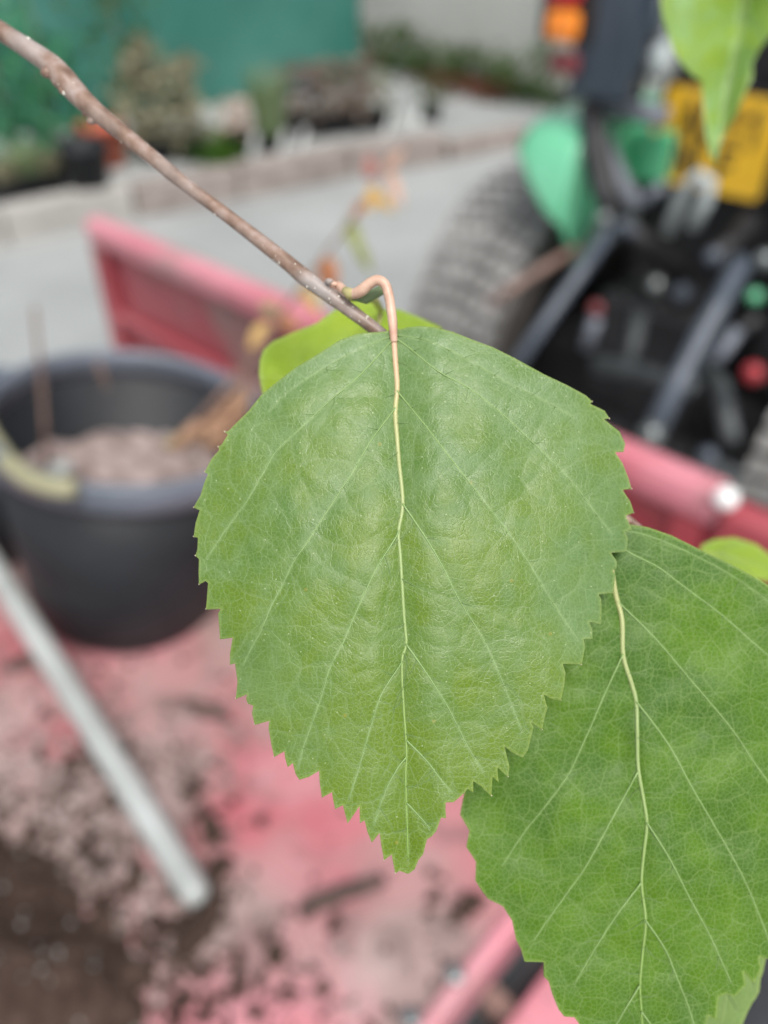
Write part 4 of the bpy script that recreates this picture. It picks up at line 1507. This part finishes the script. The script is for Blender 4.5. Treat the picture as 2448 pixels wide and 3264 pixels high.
RIB1 = [(1254, 1062), (1260, 1150), (1266, 1235), (1260, 1315), (1266, 1400), (1272, 1476), (1284, 1606), (1270, 1697), (1276, 1771), (1288, 1963), (1295, 2052), (1281, 2110), (1287, 2258), (1296, 2390), (1293, 2479), (1298, 2641), (1301, 2740)]
SIDE1 = [[(1252, 1080), (1241, 1094), (1155, 1188), (1044, 1284), (952, 1371), (880, 1439), (841, 1506), (774, 1617), (716, 1694), (660, 1780)],
         [(1261, 1300), (1247, 1318), (1179, 1410), (1130, 1497), (1082, 1569), (986, 1718), (933, 1796), (904, 1859), (865, 1931), (831, 2013), (803, 2062), (775, 2120)],
         [(1270, 1690), (1260, 1716), (1198, 1816), (1135, 1951), (1092, 2052), (1053, 2124), (1024, 2221), (990, 2317), (966, 2385), (950, 2450)],
         [(1281, 2106), (1274, 2122), (1217, 2211), (1183, 2312), (1154, 2414), (1112, 2550)],
         [(1294, 2415), (1265, 2452), (1225, 2530), (1192, 2630)],
         [(1256, 1075), (1300, 1106), (1396, 1183), (1493, 1236), (1599, 1318), (1681, 1395), (1773, 1482), (1830, 1545), (1903, 1641), (1950, 1700)],
         [(1265, 1245), (1300, 1289), (1363, 1366), (1464, 1497), (1551, 1607), (1662, 1757), (1763, 1921), (1840, 2040)],
         [(1283, 1605), (1347, 1699), (1406, 1796), (1468, 1921), (1546, 2047), (1606, 2185), (1663, 2330)],
         [(1294, 2052), (1359, 2145), (1417, 2236), (1456, 2309), (1489, 2376), (1540, 2460)],
         [(1296, 2360), (1359, 2424), (1407, 2487), (1440, 2525)],
         [(1297, 2560), (1335, 2600), (1370, 2640)],
         [(1250, 1072), (1150, 1110), (1040, 1170), (930, 1240), (860, 1310)],
         [(1260, 1068), (1360, 1085), (1480, 1140), (1600, 1210), (1720, 1270), (1830, 1330)]]


def mid1(y):
    return 1262 + 40 * (y - 1050) / 1700


def depth1(x, y):
    s = (y - 1045) / 1740
    q = (x - mid1(y)) / 690
    d = 0.0885 + 0.0135 * max(0, 0.62 - s) ** 1.6 + 0.006 * max(0, s - 0.72) ** 2 - 0.0008
    d += 0.0042 * q * q - 0.0009 * math.exp(-(q * 9) ** 2) * -1.0
    d += 0.0007 * mnoise2(x, y, 0.0036, 1.7) + 0.00012 * mnoise2(x, y, 0.011, 5.1)
    # the lower right flank rolls back a little, the left flank dips near its margin
    d += 0.0020 * max(0, (x - 1650) / 330) ** 2 * math.exp(-((y - 1880) / 300) ** 2)
    d += 0.0011 * max(0, (930 - x) / 170) ** 2 * math.exp(-((y - 2190) / 130) ** 2)
    return d


def yellow1(x, y):
    s = (y - 1045) / 1740
    q = abs(x - mid1(y)) / 690
    v = 1.15 * max(0, min(1, (s - 0.25) / 0.5)) * math.exp(-(q * 1.7) ** 2) * (0.75 + 0.5 * mnoise2(x, y, 0.006, 2.0)) + 0.3 * max(0, mnoise2(x, y, 0.0055, 9.0))
    if y > 2660:
        v += (y - 2660) / 160
    return max(0, min(1, v))


def sheen_tint1(x, y):  # cool tone: mostly sky sheen painted into the leaf's colour
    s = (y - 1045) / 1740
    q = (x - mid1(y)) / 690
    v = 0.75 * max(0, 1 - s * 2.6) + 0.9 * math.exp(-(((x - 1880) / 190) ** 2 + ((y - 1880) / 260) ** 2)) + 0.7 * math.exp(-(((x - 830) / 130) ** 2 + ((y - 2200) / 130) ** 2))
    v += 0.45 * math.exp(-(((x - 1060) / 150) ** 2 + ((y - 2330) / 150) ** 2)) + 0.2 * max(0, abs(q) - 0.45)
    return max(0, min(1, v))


L1 = make_leaf(twig, OUT1, RIB1, SIDE1, depth1, M['leaf1'], step=6.0, rib_r=(11.5, 2.6), vein_r=(3.4, 1.1), weak_from=11, label='front leaf, large and sharp with fine toothed margin', yellow=yellow1, sheen_tint=sheen_tint1)
# dry points on the larger teeth
tb = MB()
for x, y in ((717, 1376), (696, 1424), (653, 1503), (618, 1617), (618, 1710), (624, 1771), (635, 1862), (657, 1941), (752, 2226), (791, 2241), (812, 2308), (874, 2411), (1224, 2740), (1260, 2782), (1566, 2536), (1619, 2475),
             (1665, 2411), (1727, 2325), (1787, 2231), (1852, 2117), (2012, 1558), (2019, 1634), (1942, 1334), (1887, 1280)):
    p = at(x, y, depth1(x, y) - 0.00005)
    tb.ball(p, 0.00011, 0.2, (1, 0.8, 1), 6, 4)
tb.build('tooth_tips', M['tipbrown'], L1)['kind'] = 'stuff'

# petiole with its hook over the twig
PET = [(1078, 908, 0.0992), (1105, 932, 0.0978), (1128, 936, 0.0970), (1152, 926, 0.0962), (1178, 904, 0.0956), (1205, 893, 0.0952), (1228, 908, 0.0950), (1240, 945, 0.0949), (1247, 990, 0.0948), (1252, 1030, 0.0947), (1254, 1062, 0.0947), (1256, 1090, 0.0948)]
pq = spline([at(*p) for p in PET], 5)
rads = np.interp(np.linspace(0, 1, len(pq)), [0, 0.15, 0.28, 0.4, 0.55, 0.8, 1], [14, 17, 19, 17, 16, 15, 11]) * PXM * 0.095
MB().tube([Vector(p) for p in pq], list(rads), 14).build('petiole', M['petiole'], L1)
# twig
TP = [(-120, 25, 0.109), (0, 98, 0.107), (90, 156, 0.106), (160, 205, 0.1055), (205, 252, 0.105), (240, 292, 0.105), (295, 346, 0.1045), (400, 432, 0.104), (516, 526, 0.1032), (600, 595, 0.1025), (733, 694, 0.1015),
      (900, 824, 0.1005), (972, 884, 0.1), (1045, 938, 0.0995), (1117, 990, 0.0995), (1200, 1053, 0.0995), (1380, 1195, 0.1), (1650, 1395, 0.1015), (1850, 1545, 0.103), (2010, 1665, 0.104), (2200, 1830, 0.106), (2500, 2080, 0.11)]
TRD = [31, 30, 31, 35, 38, 36, 31, 26, 23, 21, 21, 23, 26, 23, 21, 20, 19, 17, 16, 15, 14, 13]
tq = spline([at(*p) for p in TP], 8)
tr_ = np.interp(np.linspace(0, 1, len(tq)), np.linspace(0, 1, len(TRD)), TRD) * PXM * 0.104
tr_ = [r * (1 + 0.035 * mnoise.noise(Vector(p) * 900) + 0.03 * mnoise.noise(Vector(p) * 350)) for r, p in zip(tr_, tq)]
MB().tube([Vector(p) for p in tq], tr_, 20).build('twig_bark', M['twig'], twig)
# scars and swellings round the knot
for x, y, rx, ml in ((148, 232, 20, 'twig'), (176, 226, 24, 'twig'), (205, 288, 20, 'twig'), (232, 276, 24, 'twig'), (276, 358, 17, 'rust'), (292, 385, 17, 'twig'), (184, 262, 20, 'twig'), (150, 240, 12, 'stem'), (212, 292, 13, 'stem'), (1050, 898, 15, 'twig'), (1066, 906, 12, 'petiole')):
    d = 0.1045 if x < 600 else 0.0985
    MB().ball(at(x, y, d), rx * 0.8 * PXM * d, 0.12, (1.2, 0.8, 0.9), 10, 7).build('bud_scar', M[ml], twig)
lb = MB()
for i in range(70):
    k = random.randrange(8, 15 * 8)
    p = Vector(tq[k])
    r = tr_[k]
    vdir = (CAM - p).normalized()
    dd = (Vector(tq[k + 1]) - p).normalized()
    sdv = dd.cross(vdir).normalized()
    a = random.uniform(-1.2, 1.2)
    lb.ball(p + (vdir * math.cos(a) + sdv * math.sin(a)) * r * 0.97, random.uniform(2.0, 5.0) * PXM * 0.103 * (1.5 if k < 40 else 0.8), 0.2, (1, 1, 1), 6, 4)
lb.build('lenticels', M['lenticel'], twig)['kind'] = 'stuff'
MB().tube([at(1098, 925, 0.0978), at(1118, 938, 0.0972), at(1138, 934, 0.0966)], [0.0005, 0.00075, 0.0005], 10).build('stipule', M['stipule'], twig)
MB().tube([at(1120, 945, 0.0990), at(1165, 952, 0.0985), at(1215, 925, 0.0980), at(1235, 912, 0.0978)], [0.0004, 0.0007, 0.0006, 0.0003], 10).build('bud', M['lightgreen'], twig)

# second leaf, lower right and a little farther off
OUT2 = [(1930, 1690), (1962, 1676), (2012, 1672), (2064, 1680), (2142, 1707), (2232, 1752), (2322, 1794), (2413, 1843), (2480, 1885), (2560, 1950), (2600, 2010), (2590, 2025), (2640, 2090), (2628, 2110), (2675, 2190), (2660, 2210), (2690, 2310),
        (2668, 2330), (2690, 2430), (2660, 2440), (2670, 2540), (2640, 2545), (2640, 2650), (2606, 2655), (2600, 2760), (2566, 2760), (2560, 2850), (2526, 2846), (2515, 2945), (2480, 2950), (2465, 3060), (2421, 3052), (2426, 3090),
        (2403, 3136), (2370, 3098), (2378, 3140), (2342, 3177), (2312, 3168), (2290, 3178), (2284, 3252), (2258, 3238), (2240, 3310), (2205, 3300), (2185, 3380), (2150, 3375), (2120, 3460), (2060, 3540), (2010, 3470), (1975, 3480),
        (1960, 3400), (1925, 3415), (1905, 3345), (1870, 3350), (1850, 3270), (1831, 3243), (1798, 3240), (1780, 3217), (1760, 3168), (1748, 3127), (1733, 3112), (1733, 3067), (1672, 3065), (1660, 3024), (1645, 2996), (1632, 2934), (1603, 2889),
        (1557, 2866), (1535, 2838), (1515, 2807), (1517, 2747), (1486, 2699), (1496, 2648), (1466, 2596), (1479, 2530), (1490, 2450), (1520, 2380), (1510, 2300), (1550, 2240), (1545, 2170), (1590, 2110), (1590, 2040), (1640, 1980), (1660, 1920),
        (1720, 1860), (1790, 1800), (1860, 1740)]
RIB2 = [(1928, 1692), (1945, 1790), (1961, 1891), (1982, 1975), (1986, 2089), (2013, 2179), (2028, 2240), (2031, 2330), (2034, 2444), (2052, 2552), (2062, 2627), (2052, 2720), (2045, 2816), (2058, 2934), (2048, 3040), (2040, 3141), (2045, 3231), (2055, 3400), (2058, 3520)]
SIDE2 = [[(1932, 1700), (2000, 1758), (2094, 1806), (2184, 1873), (2304, 1963), (2413, 2059), (2520, 2150), (2620, 2230)],
         [(1968, 1915), (1985, 1933), (2088, 2035), (2196, 2161), (2328, 2318), (2413, 2444), (2500, 2560), (2580, 2680)],
         [(2028, 2236), (2130, 2372), (2202, 2504), (2270, 2620), (2349, 2758), (2394, 2853), (2444, 2979), (2460, 3030)],
         [(2062, 2622), (2133, 2735), (2200, 2866), (2259, 2974), (2300, 3064), (2331, 3132)],
         [(2058, 2934), (2119, 3024), (2155, 3110), (2191, 3200), (2220, 3290)],
         [(2045, 3225), (2090, 3290), (2130, 3370)],
         [(1986, 2085), (1931, 2203), (1871, 2342), (1811, 2468), (1733, 2576), (1673, 2650), (1600, 2760)],
         [(2033, 2460), (1956, 2600), (1867, 2762), (1806, 2848), (1745, 2934), (1700, 3000)],
         [(2044, 2814), (1970, 2911), (1894, 3028), (1830, 3140)],
         [(2040, 3140), (1985, 3230), (1930, 3330)],
         [(1950, 1830), (1860, 1960), (1780, 2110), (1700, 2260), (1600, 2400), (1530, 2500)],
         [(1940, 1690), (2040, 1700), (2160, 1745), (2290, 1810), (2400, 1880), (2500, 1960)]]


def depth2(x, y):
    m = 1930 + 130 * max(0, min(1, (y - 1690) / 900))
    q = (x - m) / 620
    s = (y - 1690) / 1850
    return 0.0965 + 0.0022 * q * q + 0.0015 * max(0, 0.4 - s) + 0.0009 * mnoise2(x, y, 0.0045, 8.1) + 0.0003 * mnoise2(x, y, 0.012, 2.2) + 0.0012 * math.exp(-(((x - 1980) / 60) ** 2 + ((y - 2390) / 130) ** 2))


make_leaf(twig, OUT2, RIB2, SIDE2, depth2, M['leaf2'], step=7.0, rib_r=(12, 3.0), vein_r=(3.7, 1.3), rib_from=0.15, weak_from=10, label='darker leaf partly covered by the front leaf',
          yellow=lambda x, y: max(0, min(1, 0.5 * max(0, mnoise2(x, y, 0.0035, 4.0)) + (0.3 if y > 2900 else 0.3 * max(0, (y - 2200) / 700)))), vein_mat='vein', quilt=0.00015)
MB().tube([at(2005, 1662, 0.1035), at(1975, 1655, 0.1015), at(1945, 1668, 0.1), at(1928, 1692, 0.0992)], [0.0006, 0.0006, 0.0006, 0.00045], 10).build('petiole', M['petiole'], twig)


def simple_outline(pts):
    return pts


# yellow-green leaf behind the front one
OUT3 = [(1215, 985), (1180, 950), (1120, 956), (1060, 992), (1010, 1029), (938, 1058), (870, 1087), (840, 1115), (828, 1148), (825, 1190), (832, 1235), (850, 1320), (880, 1420), (930, 1540), (1000, 1660), (1090, 1760), (1180, 1660), (1280, 1540),
        (1380, 1420), (1450, 1300), (1480, 1180), (1450, 1090), (1400, 1040), (1330, 1008), (1270, 985)]
make_leaf(twig, OUT3, [(1215, 985), (1190, 1150), (1150, 1400), (1100, 1740)], [[(1205, 1050), (1050, 1130), (920, 1280)], [(1210, 1050), (1330, 1130), (1420, 1250)], [(1180, 1200), (1060, 1340), (960, 1480)]],
          lambda x, y: 0.117 - 0.004 * ((x - 1180) / 350) ** 2 + 0.006 * max(0, (1200 - y) / 250), M['leafy'], step=12, rib_r=(6, 2), label='yellow-green leaf tucked behind the front leaf', fine=False, quilt=0.0002, rim=14, vein_mat='vein2')
MB().tube([at(1215, 990, 0.121), at(1195, 955, 0.114), at(1150, 945, 0.104), at(1110, 945, 0.1)], [0.0005, 0.0006, 0.0006, 0.0006], 8).build('petiole', M['stipule'], twig)

# small leaf edge at the right and pale leaf at the lower corner
OUT4 = [(2225, 1760), (2238, 1736), (2280, 1718), (2341, 1713), (2408, 1733), (2455, 1768), (2500, 1820), (2480, 1860), (2420, 1850), (2350, 1850), (2280, 1830), (2235, 1795)]
make_leaf(twig, OUT4, [(2228, 1765), (2330, 1775), (2495, 1825)], [[(2280, 1768), (2340, 1735), (2380, 1730)], [(2300, 1772), (2370, 1810), (2400, 1840)]],
          lambda x, y: 0.15 + 0.002 * (x - 2300) / 200, M['leafy'], step=10, rib_r=(5, 2), label='small yellow-green leaf showing above the darker leaf', fine=False, rim=12, vein_mat='vein2')
MB().tube([at(2230, 1768, 0.1495), at(2200, 1800, 0.128), at(2195, 1826, 0.1065)], 0.0004, 8).build('petiole', M['stipule'], twig)
OUT5 = [(2300, 2900), (2400, 2950), (2462, 3010), (2440, 3060), (2432, 3100), (2424, 3120), (2420, 3162), (2406, 3186), (2398, 3196), (2378, 3236), (2368, 3262), (2350, 3300), (2322, 3340), (2300, 3350), (2270, 3400),
        (2230, 3380), (2190, 3300), (2180, 3200), (2200, 3080), (2240, 2960)]
make_leaf(twig, OUT5, [(2320, 2905), (2330, 3050), (2310, 3200), (2270, 3395)], [[(2328, 3040), (2390, 3110), (2410, 3170)], [(2330, 3050), (2260, 3150), (2215, 3230)], [(2318, 3160), (2350, 3220)]],
          lambda x, y: 0.108 + 0.002 * (y - 3000) / 300, M['leafpale'], step=9, rib_r=(6, 2), label='pale underside of a leaf below the darker leaf', fine=False, rim=8, vein_mat='vein2')
MB().tube([at(2320, 2905, 0.108), at(2390, 2500, 0.110), at(2420, 2200, 0.110), at(2400, 1995, 0.1085)], 0.0004, 8).build('petiole', M['stipule'], twig)

# ------------------------------------------------------------------ leaf hanging from a shoot above the picture
over = thing('overhanging_twig', 'folded yellow-green birch leaf hanging from above the number plate', 'twig', at(2400, -250, 0.16))
OUT6 = [(2440, -260), (2350, -250), (2260, -210), (2170, -140), (2110, -50), (2105, 10), (2112, 63), (2128, 110), (2148, 168), (2168, 200), (2189, 226), (2215, 248), (2234, 262), (2241, 337), (2249, 433), (2262, 490), (2274, 520), (2286, 490), (2301, 445), (2322, 400),
        (2342, 372), (2388, 269), (2400, 240), (2396, 207), (2420, 159), (2450, 120), (2500, 70), (2540, 0), (2560, -80), (2530, -180)]


def depth6(x, y):
    m = 2400 - 125 * max(0, min(1, (y + 260) / 800))
    q = (x - m) / 200
    return 0.205 - 0.016 * abs(q) + 0.004 * mnoise2(x, y, 0.006, 1.0)


make_leaf(over, OUT6, [(2425, -255), (2400, -100), (2370, 60), (2330, 250), (2300, 400), (2276, 535)],
          [[(2405, -130), (2300, -90), (2160, 0)], [(2375, 40), (2290, 100), (2200, 210)], [(2400, -120), (2470, -60), (2530, 0)], [(2372, 50), (2420, 100), (2440, 130)], [(2335, 240), (2290, 280), (2255, 350)]],
          depth6, M['leafhang'], step=10, rib_r=(8, 3), label='hanging folded leaf', fine=False, rim=8, vein_mat='vein2')
MB().tube([at(2425, -255, 0.206), at(2440, -320, 0.205), at(2420, -400, 0.204)], 0.0007, 10).build('petiole', M['petiole'], over)
MB().tube([at(2100, -460, 0.195), at(2300, -420, 0.2), at(2500, -390, 0.205), at(2700, -380, 0.21)], [0.0016, 0.0015, 0.0013, 0.0011], 12).build('stem', M['twig'], over)
